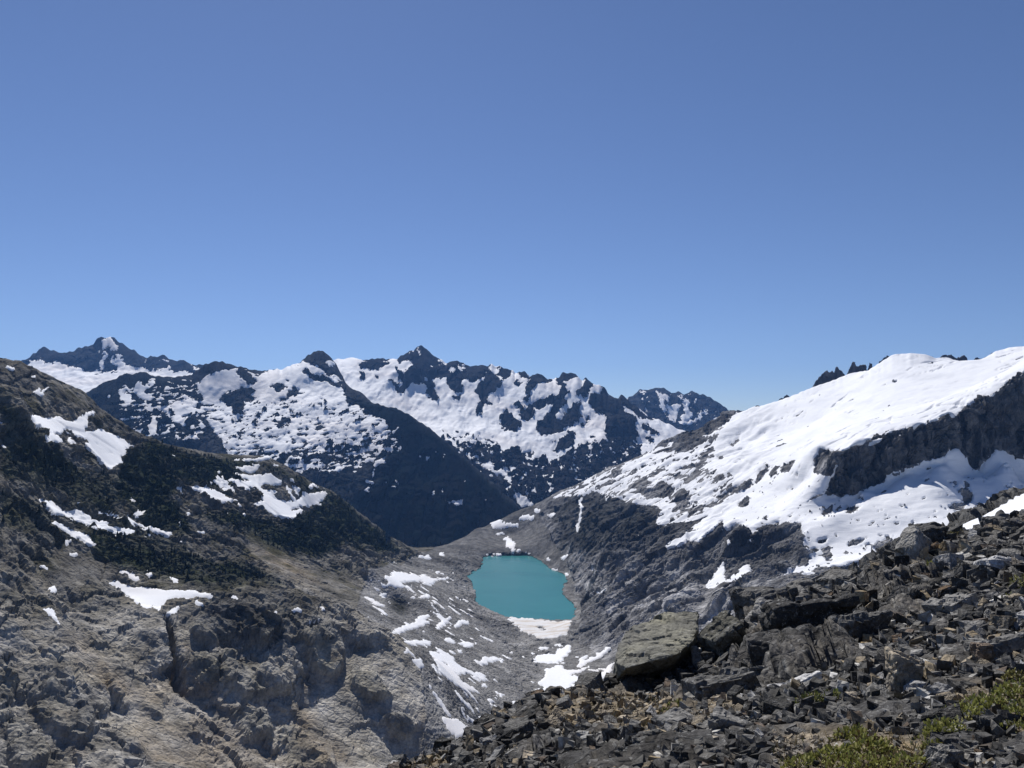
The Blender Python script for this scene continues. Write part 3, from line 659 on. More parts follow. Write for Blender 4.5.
mdk = Mask(0).poly([(545,500),(600,496),(660,508),(700,525),(690,545),(640,560),(600,560),(575,545),(550,520)], 1).poly([(680,545),(730,530),(800,530),(806,560),(760,575),(700,570),(670,560)], .75).poly([(572,640),(580,600),(610,590),(600,640)], .7).blur(4).sample(px, py)
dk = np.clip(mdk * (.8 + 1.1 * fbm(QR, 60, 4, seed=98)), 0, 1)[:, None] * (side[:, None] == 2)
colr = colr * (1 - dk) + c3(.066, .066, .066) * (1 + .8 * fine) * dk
mtan = Mask(0)
for q in [[(60,625),(85,640),(140,690),(160,720),(120,700),(80,665)], [(150,660),(170,680),(200,700),(260,740),(300,768),(150,768),(130,730)], [(270,545),(330,590),(300,580),(240,555)], [(290,690),(360,768),(300,768)], h4((0,560),(60,620),(120,768),(0,768))]: mtan.poly(q, 1)
mtan.blur(5)
tan_ = (mtan.sample(px, py) * (.6 + .8 * fbm(V, 40, 4, seed=80)))[:, None]
colr = colr * (1 - np.clip(tan_, 0, 1)) + c3(.265, .226, .176) * (1 + .5 * fine) * np.clip(tan_, 0, 1)
# rusty streaks near the crag
rust = (smooth(fbm(V, 50, 4, seed=85), .15, .45) * (side == 0) * smooth(py, 600, 660) * .22)[:, None]
colr = colr * (1 - rust) + c3(.21, .145, .095) * rust
# moss and heath on the upper hillside
heath = (smooth(fbm(V, 70, 5, .6, seed=88), -.1, .35) * (side == 0) * (1 - smooth(py, 560, 640)) * .85)[:, None]
colr = colr * (1 - heath) + c3(.062, .060, .040) * (1 + .6 * fine) * heath
colr = colr * (1 - veg[:, None]) + c3(.038, .043, .029) * (1 + .9 * fine) * veg[:, None]
mg = Mask(0).poly(v1((360,500),(470,470),(500,540),(490,600),(420,620),(370,590)), 1).poly(d1((0,400),(120,440),(300,380),(560,470),(560,560),(330,640),(200,760),(60,700),(0,760)), .55).blur(3)
gr = np.clip(mg.sample(px, py) * (.9 + fbm(V, 30, 3, seed=91)), 0, 1)[:, None]
colr = colr * (1 - gr) + c3(.052, .053, .047) * gr
mc = Mask(0).poly(cliff, 1).poly([(677,442),(684,432),(695,425),(712,419),(728,413),(734,415),(724,425),(708,433),(692,441)], 1).blur(1)  # far shoulder's shaded face is put in as dark rock colour
cl = mc.sample(px, py)[:, None] * .8
colr = colr * (1 - cl) + c3(.082, .079, .075) * (1 + .8 * fine + 1.0 * noise(V * np.array((1, 1, .15)), 22, 93)[:, None] + .6 * noise(V * np.array((1, 1, .15)), 9, 94)[:, None]) * cl
colr = np.clip(colr, .012, .6)

fs = side[quads[:, 0]]
for k, (nm, lab, cat) in enumerate([('hillside', 'rocky brown-grey hillside with dark trees along the left of the valley', 'hillside'),
                                    ('valley_floor', 'grey scree and slab valley floor around the turquoise lake', 'valley floor'),
                                    ('mountain', 'right-hand mountain of grey cliffs beneath a broad white glacier', 'mountain')]):
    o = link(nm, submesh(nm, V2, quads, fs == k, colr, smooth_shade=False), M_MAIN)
    tag(o, lab, cat, kind='structure')

# --- snow lying on it
hgt = .0011 * Yv
off = np.clip((m - .5) * 4, -1, 1) * hgt
W = V2 + Nf * off[:, None]
fm = m[quads].max(1) > .32
ids = mid.sample(px, py, nearest=True).astype(int)
fid = ids[quads].max(1)
dirt = Mask(1).poly(PATCHES[27][0], .80).poly(PATCHES[34][0], .75).blur(2)
dcol = dirt.sample(px, py); dn = smooth(fbm(np.stack([V[:, 0] / 4, V[:, 1], V[:, 2]], 1), 14, 4, .6, seed=95), -.15, .3) * (dcol < .97)
sc_ = np.repeat(dirt.sample(px, py)[:, None], 3, 1) * np.array((1, .985, .965)) ** ((1 - dcol[:, None]) * 8) * (1 - dn[:, None] * np.array((.18, .26, .36)))
def biggest_piece(sel, quads=quads):
    idx = np.where(sel)[0]
    owner = {}
    par = list(range(len(idx)))
    def find(x):
        while par[x] != x: par[x] = par[par[x]]; x = par[x]
        return x
    for n_, f in enumerate(idx):
        for v in quads[f]:
            if v in owner: par[find(n_)] = find(owner[v])
            else: owner[v] = n_
    roots = np.array([find(x) for x in range(len(idx))])
    best = np.bincount(roots).argmax()
    out = np.zeros_like(sel); out[idx[roots == best]] = True
    return out
taken = np.zeros(len(quads), bool)
for i, (q, holes, lab) in enumerate(PATCHES):
    s = fm & (fid == i + 1)
    if s.sum() < 4: continue
    s = biggest_piece(s)
    taken |= s
    o = link('snow_patch', submesh('snow_patch', W, quads, s, sc_), M_SNOW)
    tag(o, lab, 'snow patch')
glac = (Mask(0).poly(smoothD, 1).poly(speck, 1)).sample(px, py, nearest=True) > .5
fg = glac[quads[:, 0]] & (fs == 2)
o = link('glacier', submesh('glacier', W, quads, fm & ~taken & fg, np.ones_like(V)), M_GLACIER)
tag(o, 'broad white glacier and snowfield covering the right mountain', 'glacier', kind='structure')
o = link('snow', submesh('snow', W, quads, fm & ~taken & ~fg, np.ones_like(V)), M_SNOW)
tag(o, 'small scattered snow remnants over the valley floor and slopes', 'snow', kind='stuff')

TREE_W = np.where((V2[:, 2] > LAKE_Z + 5) & (m < .3), veg * (.6 + .9 * fbm(V, 45, 3, seed=61)), 0); MAIN_V = V2

# --- the lake
lp = np.array(shore, float); c0 = lp.mean(0); lp = c0 + (lp - c0) * 1.25
bm = bmesh.new()
bm.faces.new([bm.verts.new((lambda b: (float(ray(a, bb)[0]) * LAKE_Z / b, LAKE_Z / b, LAKE_Z))(float(ray(a, bb)[1]))) for a, bb in lp])
me = bpy.data.meshes.new('lake'); bm.to_mesh(me); bm.free()
mw, nt, bs = nodes('glacial water')
tc = N(nt, 'ShaderNodeTexCoord')
n1 = N(nt, 'ShaderNodeTexNoise', i_Scale=.006, i_Detail=6.0, i_Distortion=.6)
nt.links.new(tc.outputs['Object'], n1.inputs['Vector'])
mx = N(nt, 'ShaderNodeMix', data_type='RGBA'); mx.inputs[6].default_value = (.014, .135, .140, 1); mx.inputs[7].default_value = (.038, .205, .195, 1)
nt.links.new(n1.outputs['Fac'], mx.inputs[0]); nt.links.new(mx.outputs[2], bs.inputs['Base Color'])
bs.inputs['Roughness'].default_value = .25; bs.inputs['IOR'].default_value = 1.33
n2 = N(nt, 'ShaderNodeTexNoise', i_Scale=.35, i_Detail=5.0); nt.links.new(tc.outputs['Object'], n2.inputs['Vector'])
bp = N(nt, 'ShaderNodeBump', i_Strength=.15, i_Distance=.4); nt.links.new(n2.outputs['Fac'], bp.inputs['Height']); nt.links.new(bp.outputs[0], bs.inputs['Normal'])
tag(link('lake', me, mw), 'milky turquoise lake at the bottom of the valley', 'lake', kind='structure')

# --- rock towers on the skyline of the right mountain
def tower(profile, Y, depth, label):
    p = np.array(profile, float)
    n = 70
    xs = np.linspace(p[0, 0], p[-1, 0], n); ys = np.interp(xs, p[:, 0], p[:, 1]); base = np.interp(xs, p[[0, -1], 0], p[[0, -1], 1]) + 14
    rows = []
    for s in np.linspace(-1, 1, 25):
        k = (1 - abs(s)) ** .8
        YY = Y + s * depth
        top = base + (ys - base) * k
        a, b = ray(xs, top)
        rows.append(np.stack([a * Y, np.full(n, YY), b * Y], 1))
    G = np.array(rows); nn = grid_normals(G).reshape(-1, 3); G = G.reshape(-1, 3)
    d = facet(G, 26, 4) * 4 + facet(G, 9, 5) * 2
    edge = np.tile(np.sin(np.linspace(0, math.pi, n)) ** .3, 25)
    G = G + nn * (d * edge)[:, None]
    c = np.clip(np.array((.075, .075, .08))[None] * (1 + .8 * fbm(G, 25, 3, seed=3)[:, None]), .01, 1)
    o = link('rock_tower', mesh_arrays('rock_tower', G, grid_quads(25, n), c), M_MAIN)
    tag(o, label, 'rock tower')
tower([(769,411),(773,406),(780.5,398.6),(784,398),(787,394.5),(789,395.7),(792,399)], 3620, 40, 'lowest dark rock knob on the glacier skyline, nearest the gap')
tower([(811,390),(816,380.5),(822,374),(825,372),(827,369.5),(829,373),(832,370.5),(834.5,373),(837,367),(839,370),(841,370.5),(844,373.5),(847,377)], 3400, 50, 'triple-pointed dark rock tower on the glacier skyline')
tower([(846,377),(850,367),(854,361.5),(857,366),(861,365),(865.5,364.6),(867,370.5),(868,374)], 3280, 40, 'blocky rock tower right of the triple-pointed one')
tower([(867,373),(868.4,368),(869.6,363),(872,363.6),(873,371)], 3240, 20, 'slim rock finger beside the blocky tower')
tower([(876,369),(880,361),(885,356.5),(888,356.5),(893,361)], 3150, 30, 'dark rock tooth against the left end of the snow dome')
tower([(930,364),(931.5,357),(933,356),(934.5,361),(936,366)], 3100, 14, 'tiny rock finger in the notch right of the snow dome')
tower([(935,366),(938,359.5),(942.4,354.5),(951,354.5),(955,357),(959.5,358),(962,355.5),(964,354.5),(967,358),(970,366)], 3090, 45, 'long jagged rock crest between the two snow domes')
tower([(972,367),(974,359.5),(976,356.5),(980,358.5),(989,354.5),(996,351.5),(999,352.5),(1003,358)], 3000, 40, 'rising rock crest at the foot of the highest snow dome')

# ================================================================== MOUNTAINS BEHIND
def back_mountain(name, label, points, upx, nu, y0, y1, ny, snow, holes_noise, rock_c, hue_var, ampl, facwl, strata=None, veg_shade=None, seed=0, c=.004, crest=None, raise_rock=12, lab_snow=''):
    a0, a1 = (upx[0] - 512) / F, (upx[1] - 512) / F
    P = terrain(points, a0, a1, nu, y0, y1, ny, c=c)
    Nn = grid_normals(P)
    V, Nf = P.reshape(-1, 3), Nn.reshape(-1, 3)
    px, py = project(V)
    cr = np.array(crest, float)
    cdist = np.clip(np.abs(np.interp(px, cr[:, 0], cr[:, 2]) - V[:, 1]) / 500, .15, 1)
    rdg = fbm(V * np.array((1, .4, .45)), 420, 4, .55, seed=seed + 5, ridged=True) * ampl * 1.3
    V = V + Nf * (rdg * cdist)[:, None]
    V = fit_crest(V, crest, 450, seed + 20, 0)
    Nf = grid_normals(V.reshape(ny, nu, 3)).reshape(-1, 3)
    px, py = project(V)
    quads = grid_quads(ny, nu)
    ms, mn = Mask(snow[0]), Mask(holes_noise[0])
    for q, v in snow[1]: ms.poly(q, v)
    for q, v in holes_noise[1]: mn.poly(q, v)
    ms.blur(.45); mn.blur(2)
    if strata:
        al, st, wl = strata
        Q = np.stack([(V[:, 0] * math.cos(al) + V[:, 2] * math.sin(al)) / st, V[:, 1] / st, -V[:, 0] * math.sin(al) + V[:, 2] * math.cos(al)], 1)
        nz = fbm(Q, wl, 4, .6, seed=seed + 2)
    else: nz = fbm(V * np.array((1, .4, .45)), 60, 5, .72, seed=seed + 2)
    wx = fbm(V * np.array((1, .5, .6)), 85, 4, .7, seed=seed + 40) * 6.5; wy = fbm(V * np.array((1, .5, .6)), 85, 4, .7, seed=seed + 45) * 6.5
    m = ms.sample(px + wx, py + wy); m = np.clip(m + 1.5 * nz * mn.sample(px, py) + (.9 * fbm(V * np.array((1, .5, .5)), 34, 4, .75, seed=seed + 9) + .3 * nz + .10) * (m > .03), 0, 1).astype(np.float32)
    damp = 1 - .85 * smooth(m, .15, .55)
    d = facet(V * np.array((1, .4, .38)), facwl * .8, seed + 1) * ampl * .8 * damp + facet(V * np.array((1, .5, .5)), facwl * .33, seed + 2) * ampl * .5 * damp
    d += fbm(V, facwl * .4, 3, .6, seed=seed + 8) * ampl * .25 * damp
    d += raise_rock * damp
    V2 = V + Nf * (d * cdist)[:, None]
    V2 = fit_crest(V2, crest, 300, seed + 30, 1.25)
    tone = fbm(V, 300, 5, .6, seed=seed + 3)[:, None]; fine = fbm(V * np.array((1, .5, .4)), 70, 4, .6, seed=seed + 4)[:, None]
    col = np.array(rock_c)[None] * (1 + hue_var * tone + .7 * fine)
    if veg_shade is not None:
        vm = Mask(0)
        for q, v in veg_shade: vm.poly(q, v)
        vm.blur(3)
        vg = np.clip(vm.sample(px, py) + .3 * tone[:, 0] * (vm.sample(px, py) > .01), 0, 1)[:, None]
        col = col * (1 - vg) + np.array((.008, .011, .011))[None] * (1 + .7 * fine) * vg  # woods colour, near black to put the right face's shade in too
    col = np.clip(col, .01, .6)
    o = link(name, mesh_arrays(name, V2, quads, col, smooth_shade=False), M_MID)
    tag(o, label, 'mountain', kind='structure')
    sn = snow_sheet('snow', V2, Nf, quads, m, .0008 * V[:, 1], M_FARSNOW)
    tag(sn, lab_snow, 'snow', kind='stuff')
    return V2

# --- E: wooded, banded mountain left of centre with the long right-hand ridge
crE = [(40,420,5300),(70,403,5250),(87,392,5200),(98,385,5200),(112,379,5200),(126,374,5200),(140,372,5250),(158,376,5300),(175,377,5300),(188,375,5350),(197,371,5400),(203,364,5450),(210,361.5,5500),(222,362,5550),(232,365,5600),(243,368,5650),(257,370,5700),(266,370,5750),(280,369,5800),(289,367,5900),(299,362,6000),(306,356,6050),(312,352,6080),(318,349.5,6100),(324,352,6100),(329,356,6080),(335,362,6000),(341,374,5900),(346,384,5800),(353,389,5700),(362,394,5600),(372,402,5500),(385,407,5400),(397,409,5350),(410,416.5,5300),(422,423,5250),(435,433,5200),(448,443,5100),(461,455.5,5030),(475,466.5,4950),(488,479,4870),(502,492,4780),(516,503,4700),(523,511,4640),(530,530,4550)]
ptE = crE + [(a, b + 60, y * 1.12) for a, b, y in crE[::2]] + [
 (110,410,4800),(150,420,4780),(200,430,4780),(130,395,5000),(170,400,5020),(215,400,5150),(250,420,4950),(250,395,5300),(300,390,5500),(300,420,5050),(330,400,5400),(350,430,5000),(395,435,4950),(390,460,4700),(300,460,4550),(350,460,4700),(378,490,4400),(340,490,4350),(370,520,4150),(430,480,4750),(450,500,4500),(480,510,4550),(410,520,4250),(440,530,4250),(400,545,4050),(460,540,4200),(490,530,4400),(510,520,4500),(330,520,4100),(250,470,4400),(150,460,4350),(420,575,3850),(480,575,3950),(300,575,3850),(200,540,3900),(530,570,4200),(540,600,3900),(60,480,4300)]
snE = (.02, [
 ([(222,440),(391,432),(404,446),(380,462),(330,474),(270,474),(235,468)], .33), ([(120,385),(200,378),(205,400),(200,440),(150,440),(120,420)], .22),
 ([(198,386),(208,375),(222,371),(237,367),(248,372),(256,376),(262,372),(300,363),(305,360),(318,367),(325,372),(330,384),(341,386),(346,402),(350,408),(300,403),(250,402),(232,415),(215,402),(203,405)], .92),
 ([(200,408),(215,402),(232,415),(250,402),(300,402),(345,405),(372,413),(384,420),(391,434),(362,442),(326,446),(281,451),(250,455),(226,455),(222,440),(205,420)], .60),
 (t3((450,235),(500,225),(590,260),(600,220),(640,280),(690,310),(560,305),(510,280)), 0), (t3((0,210),(60,250),(140,290),(100,330),(60,300),(0,260)), 0), (t3((0,330),(100,350),(80,400),(120,430),(60,455),(0,440)), 0), (t3((230,340),(310,320),(360,355),(260,380)), 0), (t3((350,385),(400,365),(460,400),(360,415)), 0), (t3((280,435),(340,405),(365,430),(330,445)), 0), (t3((560,420),(620,430),(640,490),(600,450)), 0), (t3((330,290),(370,300),(350,315)), 0), (t3((730,310),(780,300),(820,350),(900,400),(890,430),(960,470),(1024,490),(1024,550),(930,555),(900,500),(830,500),(780,460),(750,380)), 0), (t3((265,640),(300,570),(370,560),(330,610),(280,655)), 0),
 (t3((410,190),(470,140),(540,80),(600,75),(660,120),(710,180),(760,210),(800,190),(880,230),(930,270),(880,290),(890,340),(840,320),(760,270),(700,250),(640,240),(600,200),(520,190),(470,155)), 0), (t3((630,160),(690,160),(680,190),(640,200)), .9), (t3((630,250),(760,290),(700,310)), .9),
 (t2((280,430),(400,420),(390,390),(450,365),(550,375),(565,440),(520,490),(450,550),(370,490)), .85), (t2((350,445),(390,440),(400,470),(360,475)), 0), (t2((440,480),(530,460),(500,500),(450,500)), 0),
 (t2((110,225),(160,230),(180,260),(250,200),(265,210),(200,270),(180,300),(250,350),(190,390),(150,350),(110,270)), .8), (t2((0,320),(90,300),(95,340),(70,390),(0,350)), .85), (t2((190,390),(240,400),(240,450),(270,540),(280,620),(240,630),(200,580),(210,530),(240,500),(230,440)), .75), (t2((570,530),(640,560),(570,580)), .9), (t2((510,650),(550,600),(580,640)), .9),
 (t2((720,360),(830,300),(960,260),(990,290),(940,340),(1000,350),(960,380),(900,370),(915,430),(880,475),(830,460),(780,400),(720,385)), 0), (t2((845,150),(880,130),(1010,220),(980,250),(900,210),(850,195)), 0),
 (t8((815,335),(900,290),(930,310),(840,350)), .9), (t8((770,440),(840,435),(820,470)), .9), (t8((760,530),(830,480),(790,540)), .9), (t8((900,220),(960,210),(960,260),(930,250)), .9), (t8((780,205),(830,175),(820,200)), .9), (t8((960,110),(1024,45),(1000,90)), .9), (t8((850,205),(890,205),(870,220)), .9), (t8((680,380),(735,380),(710,395)), .9), (t8((330,340),(355,335),(345,355)), .9), (t8((980,435),(1005,430),(990,455)), .95), (t8((960,480),(995,475),(980,495)), .95), (t8((900,450),(930,445),(915,462)), .95), (t8((710,315),(735,315),(722,330)), .95), (t8((770,245),(800,245),(785,258)), .9), (t8((810,360),(840,360),(815,430)), .6),
 (t7((175,600),(250,590),(320,600),(240,618)), .95), (t7((0,268),(22,262),(10,290)), .95), (t7((50,268),(80,270),(60,302)), .95), (t7((105,243),(130,243),(120,262)), .95), (t7((140,265),(185,240),(170,262)), .9), (t7((300,450),(350,450),(330,462)), .8), (t7((430,560),(460,565),(490,605),(455,590)), .6), (t7((80,520),(110,520),(95,540)), .8), (t7((145,520),(170,520),(155,540)), .9), (t1((770,485),(800,490),(785,510)), .9), (t1((940,630),(975,630),(955,648)), .9),
 (t1((990,370),(1024,380),(1024,500),(1000,420)), .7)])
nnE = (.03, [([(222,440),(391,432),(404,446),(380,462),(330,474),(270,474),(235,468)], .5), ([(120,385),(200,378),(205,400),(200,440),(150,440),(120,420)], .5), ([(196,400),(232,415),(250,400),(300,400),(345,405),(372,413),(391,425),(391,438),(362,446),(326,450),(281,456),(250,458),(222,458),(200,425)], .62), (t2((100,220),(260,200),(280,640),(190,640),(100,300)), .3)])
back_mountain('mountain', 'dark wooded mountain left of centre with banded snow and one long straight ridge', ptE, (20, 545), 560, 3800, 6700, 330, snE, nnE, (.046, .048, .052), .5, 26, 130, strata=(math.radians(14), 3.4, 22),
  veg_shade=[([(345,400),(400,408),(450,445),(520,510),(525,540),(400,575),(300,540),(330,500),(380,480),(390,450),(370,430)], 1.0), ([(60,400),(126,374),(200,380),(200,440),(150,460),(60,460)], .55), ([(226,455),(391,436),(380,480),(330,520),(230,480)], .35)],
  seed=100, crest=crE, raise_rock=8, lab_snow='bands and patches of snow on the dark wooded mountain')

# --- F: jagged snowy range behind the lake
crF = [(300,372,7600),(325,366,7600),(333,361,7600),(341,359.5,7600),(350,358,7600),(360,361,7600),(366,360,7600),(373,359,7600),(378,357.5,7600),(383,359,7600),(390,360,7600),(396,358,7650),(403,354,7650),(410,351,7700),(416,348,7700),(421,345.5,7700),(426,349,7700),(431,353,7700),(436,357,7650),(441,361,7600),(446,363,7600),(449,361,7600),(454,360,7600),(459,360.5,7600),(463,363,7550),(466,366,7500),(473,365,7500),(480,365,7500),(486,366.5,7450),(490.5,364.5,7450),(494,367,7400),(501,367,7400),(507,369,7400),(511,371,7400),(514,374,7350),(519,372,7350),(524,372,7300),(527,374,7300),(529,376,7300),(533,374,7300),(537,373,7300),(542,375.5,7300),(546,379,7250),(550,378.5,7250),(554,380,7200),(557,378,7200),(562,372,7200),(567,374,7200),(573,372,7200),(576,374,7150),(580,379,7150),(584,378.5,7150),(585,377,7100),(589,381,7100),(594,384.5,7050),(600,386,7050),(605,389,7000),(608,394,7000),(612,396.5,7000),(618,398,6950),(621,395.5,6950),(624,397,6950),(629,401,6900),(640,410,6850),(650,417,6800),(660,422,6750),(672,427,6700),(685,432,6600),(700,440,6500),(730,455,6400)]
ptF = crF + [(a, b + 70, y * 1.15) for a, b, y in crF[::3]] + [
 (360,378,7100),(400,385,7000),(340,385,6900),(380,400,6700),(420,395,6900),(450,400,6800),(490,400,6800),(530,400,6750),(560,405,6700),(590,410,6600),(630,425,6500),(420,415,6500),(450,425,6350),(500,425,6400),(550,430,6350),(600,440,6100),(640,445,6250),(480,440,6000),(510,450,5900),(450,450,5800),(540,460,5800),(580,460,5850),(620,465,5800),(670,450,6100),(490,470,5500),(530,480,5450),(570,480,5450),(610,490,5400),(500,490,5200),(540,500,5150),(520,515,5000),(570,510,5000),(620,520,5000),(700,480,5600),(480,520,4900),(430,500,5200),(400,450,5800),(350,430,6000)]
snF = (.92, [
 ([(396,359),(410,352),(421,346),(431,354),(443,362),(446,330),(421,305),(396,330)], 0),
 ([(362,362),(378,359),(391,361),(391,330),(362,330)], 0),
 ([(446,364),(464,363),(464,335),(446,335)], 0),
 ([(467,366),(491,366),(491,340),(467,340)], 0),
 ([(500,368),(512,373),(512,345),(500,345)], 0),
 ([(517,374),(528,376),(528,350),(517,350)], 0),
 ([(530,377),(546,381),(546,355),(530,355)], 0),
 ([(556,379),(577,375),(577,350),(556,350)], 0),
 ([(583,379),(593,387),(593,355),(583,355)], 0),
 ([(600,388),(641,411),(641,365),(600,365)], 0),
 (t4((0,180),(60,150),(140,130),(230,180),(160,205),(140,235),(60,215),(0,215)), 0), (t4((0,220),(50,260),(20,300),(0,290)), .1), (t4((110,250),(140,260),(130,290),(105,280)), .1),
 (t4((265,130),(330,105),(400,75),(445,25),(490,70),(560,130),(590,150),(600,180),(640,150),(700,135),(760,170),(770,190),(820,170),(850,175),(930,185),(950,170),(945,220),(900,260),(880,300),(800,305),(740,290),(755,340),(750,390),(700,390),(640,340),(630,310),(640,270),(560,280),(540,300),(550,350),(570,400),(580,430),(560,455),(510,430),(470,390),(480,330),(440,340),(390,310),(350,330),(340,370),(310,395),(260,365),(205,310),(210,300),(270,320),(310,340),(270,270),(240,205),(260,200),(270,220),(310,250),(340,240),(330,210),(290,190),(275,170)), 0),
 (t4((480,185),(520,195),(515,215),(490,210)), .9), (t4((275,190),(330,160),(380,155),(385,190),(340,235),(290,235)), .9), (t4((645,200),(695,210),(680,245),(650,230)), .9), (t4((715,180),(765,195),(750,215),(725,205)), .9), (t4((475,275),(510,290),(500,320),(480,305)), .9), (t4((420,75),(440,70),(435,100),(425,110)), .7), (t4((570,150),(630,160),(630,180),(590,180)), .9),
 (t4((680,410),(730,405),(725,450),(700,455)), 0),
 (t4((950,210),(1024,300),(1024,360),(980,350),(960,400),(930,440),(975,470),(960,490),(920,470),(890,490),(900,540),(850,570),(835,540),(870,500),(880,440),(900,395),(840,390),(840,370),(870,320),(930,260)), 0),
 (t5((0,110),(75,100),(65,140),(90,190),(120,230),(165,230),(150,280),(95,310),(60,365),(100,400),(80,412),(30,395),(10,420),(20,460),(0,480)), 0), (t5((0,220),(45,165),(30,220),(0,245)), .8),
 (t5((110,185),(150,115),(215,130),(235,170),(200,210),(160,230),(150,190)), 0), (t5((280,165),(330,150),(360,190),(350,215),(300,200),(280,180)), 0), (t5((230,235),(270,230),(300,250),(280,270),(235,255)), 0),
 (t5((320,290),(360,210),(370,180),(420,155),(470,200),(480,230),(430,245),(400,270),(380,320),(340,385),(300,385),(330,330)), 0), (t5((480,210),(520,195),(530,240),(490,250),(470,240)), 0),
 (t5((560,210),(600,150),(650,165),(690,155),(715,190),(640,215),(605,235),(620,280),(660,325),(620,370),(640,400),(600,430),(550,480),(610,500),(640,450),(690,400),(720,380),(745,465),(720,540),(640,570),(580,600),(490,635),(420,610),(400,580),(430,540),(500,470),(520,400),(480,400),(440,430),(400,430),(395,480),(350,530),(310,520),(290,480),(300,440),(250,420),(230,400),(280,385),(310,420),(350,440),(390,380),(460,370),(520,330),(580,320),(590,290),(575,250)), 0),
 (t5((145,490),(180,430),(230,470),(260,500),(300,510),(290,560),(260,600),(200,595),(160,560)), 0), (t5((690,320),(730,290),(760,250),(755,200),(775,185),(800,230),(830,260),(820,300),(790,340),(700,355)), 0),
 (t5((785,390),(810,330),(860,305),(920,330),(880,260),(915,280),(940,330),(1024,340),(1024,740),(985,700),(960,660),(905,620),(920,500),(900,480),(860,470),(840,430)), 0),
 (t5((540,740),(620,650),(610,640),(650,605),(705,600),(690,690),(620,730),(570,755)), 0), (t5((720,550),(750,545),(800,530),(790,500),(760,495),(760,530),(770,560),(745,585)), .1), (t5((795,620),(850,620),(840,650),(800,650)), .1), (t5((515,665),(575,660),(570,680),(525,685)), .1),
 (t6((0,100),(70,180),(150,190),(165,170),(220,220),(260,280),(340,320),(400,340),(500,370),(560,400),(600,420),(610,440),(540,410),(440,365),(350,370),(270,340),(230,300),(170,270),(180,310),(240,340),(265,390),(240,420),(275,470),(245,530),(320,560),(290,590),(200,650),(150,665),(110,640),(140,600),(95,560),(70,500),(20,460),(45,380),(30,340),(0,330)), 0),
 (t6((300,410),(350,400),(400,440),(440,460),(430,490),(380,475),(310,440)), 0), (t6((320,490),(370,490),(410,530),(350,545)), 0),
 (t7((160,90),(300,60),(440,90),(600,170),(560,190),(600,230),(700,200),(740,240),(860,240),(800,300),(900,270),(930,310),(1024,290),(1150,180),(1290,170),(1500,120),(1700,300),(1500,768),(1024,768),(700,900),(0,900)), .17),
 (t7((160,90),(300,60),(440,90),(600,170),(520,180),(300,170)), .66), (t7((480,360),(540,330),(580,390),(620,340),(650,370),(710,350),(680,390),(560,395)), .9), (t7((690,570),(710,540),(840,605),(740,635)), .95), (t7((610,420),(690,430),(650,450)), .9), (t7((320,265),(350,245),(420,275),(380,290)), .8), (t7((100,90),(160,100),(300,190),(230,180)), .9), (t7((430,330),(540,330),(560,380),(500,380)), .6), (t7((200,165),(290,200),(420,290),(440,330),(380,310),(290,240)), .35)])
nnF = (.30, [(t7((160,90),(300,60),(440,90),(600,170),(520,180),(300,170)), .5), (t7((560,180),(1024,230),(1290,150),(1290,230),(1024,290),(700,240)), .5)])
back_mountain('mountain', 'jagged snow-covered range with a dark pyramid peak above the lake', ptF, (295, 735), 470, 4850, 8800, 330, snF, nnF, (.032, .033, .037), .4, 34, 190, seed=200, crest=crF, raise_rock=16, lab_snow='glacier and snowfields on the jagged middle range')

# --- G: far peak in the gap right of centre
crG = [(590,420,10500),(622,402,10500),(626,400,10500),(631,396,10500),(635,391.5,10500),(639,389.5,10500),(645,390.5,10500),(650,389.5,10500),(655,388.5,10500),(660,387,10500),(664,388,10500),(669,391.5,10500),(673,393,10500),(677,391.5,10500),(683,394,10500),(688,392,10500),(691,390.5,10500),(695,393,10500),(700,394,10500),(703,394,10500),(709,397,10500),(716,401,10500),(721,404.5,10500),(726,409,10500),(732,413,10500),(750,422,10500),(790,440,10500)]
ptG = crG + [(a, b + 50, y * 1.12) for a, b, y in crG[::2]] + [(640,410,9800),(670,415,9700),(700,415,9800),(720,425,9700),(640,430,9200),(680,435,9100),(720,440,9200),(600,450,9000),(660,455,8800),(760,460,8900),(700,460,8700)]
snG = (.04, [(t6((410,145),(450,180),(510,195),(500,220),(470,230),(475,310),(430,300),(440,220),(415,180)), .9), (t6((485,270),(580,250),(570,320),(550,385),(500,360)), .9), (t6((610,215),(660,230),(650,280),(680,320),(640,400),(570,400),(620,300)), .9), (t6((640,410),(720,320),(800,300),(720,350),(690,390)), .9), (t6((300,225),(370,190),(340,220)), .8), (t6((280,280),(350,310),(340,320),(290,300)), .8), (t6((800,370),(900,330),(920,345),(840,370)), .8), (t6((690,200),(710,200),(705,245),(690,240)), .6), (t6((800,255),(835,260),(820,270)), .9), (t6((560,195),(610,195),(600,215)), .7), (t6((290,165),(340,155),(360,160),(340,180)), .7)])
back_mountain('mountain', 'far hazy blue peak with snow gullies in the gap right of centre', ptG, (590, 790), 230, 8600, 11900, 150, snG, (.2, []), (.045, .047, .052), .4, 40, 230, seed=300, crest=crG, raise_rock=12, lab_snow='snow gullies on the far hazy peak')

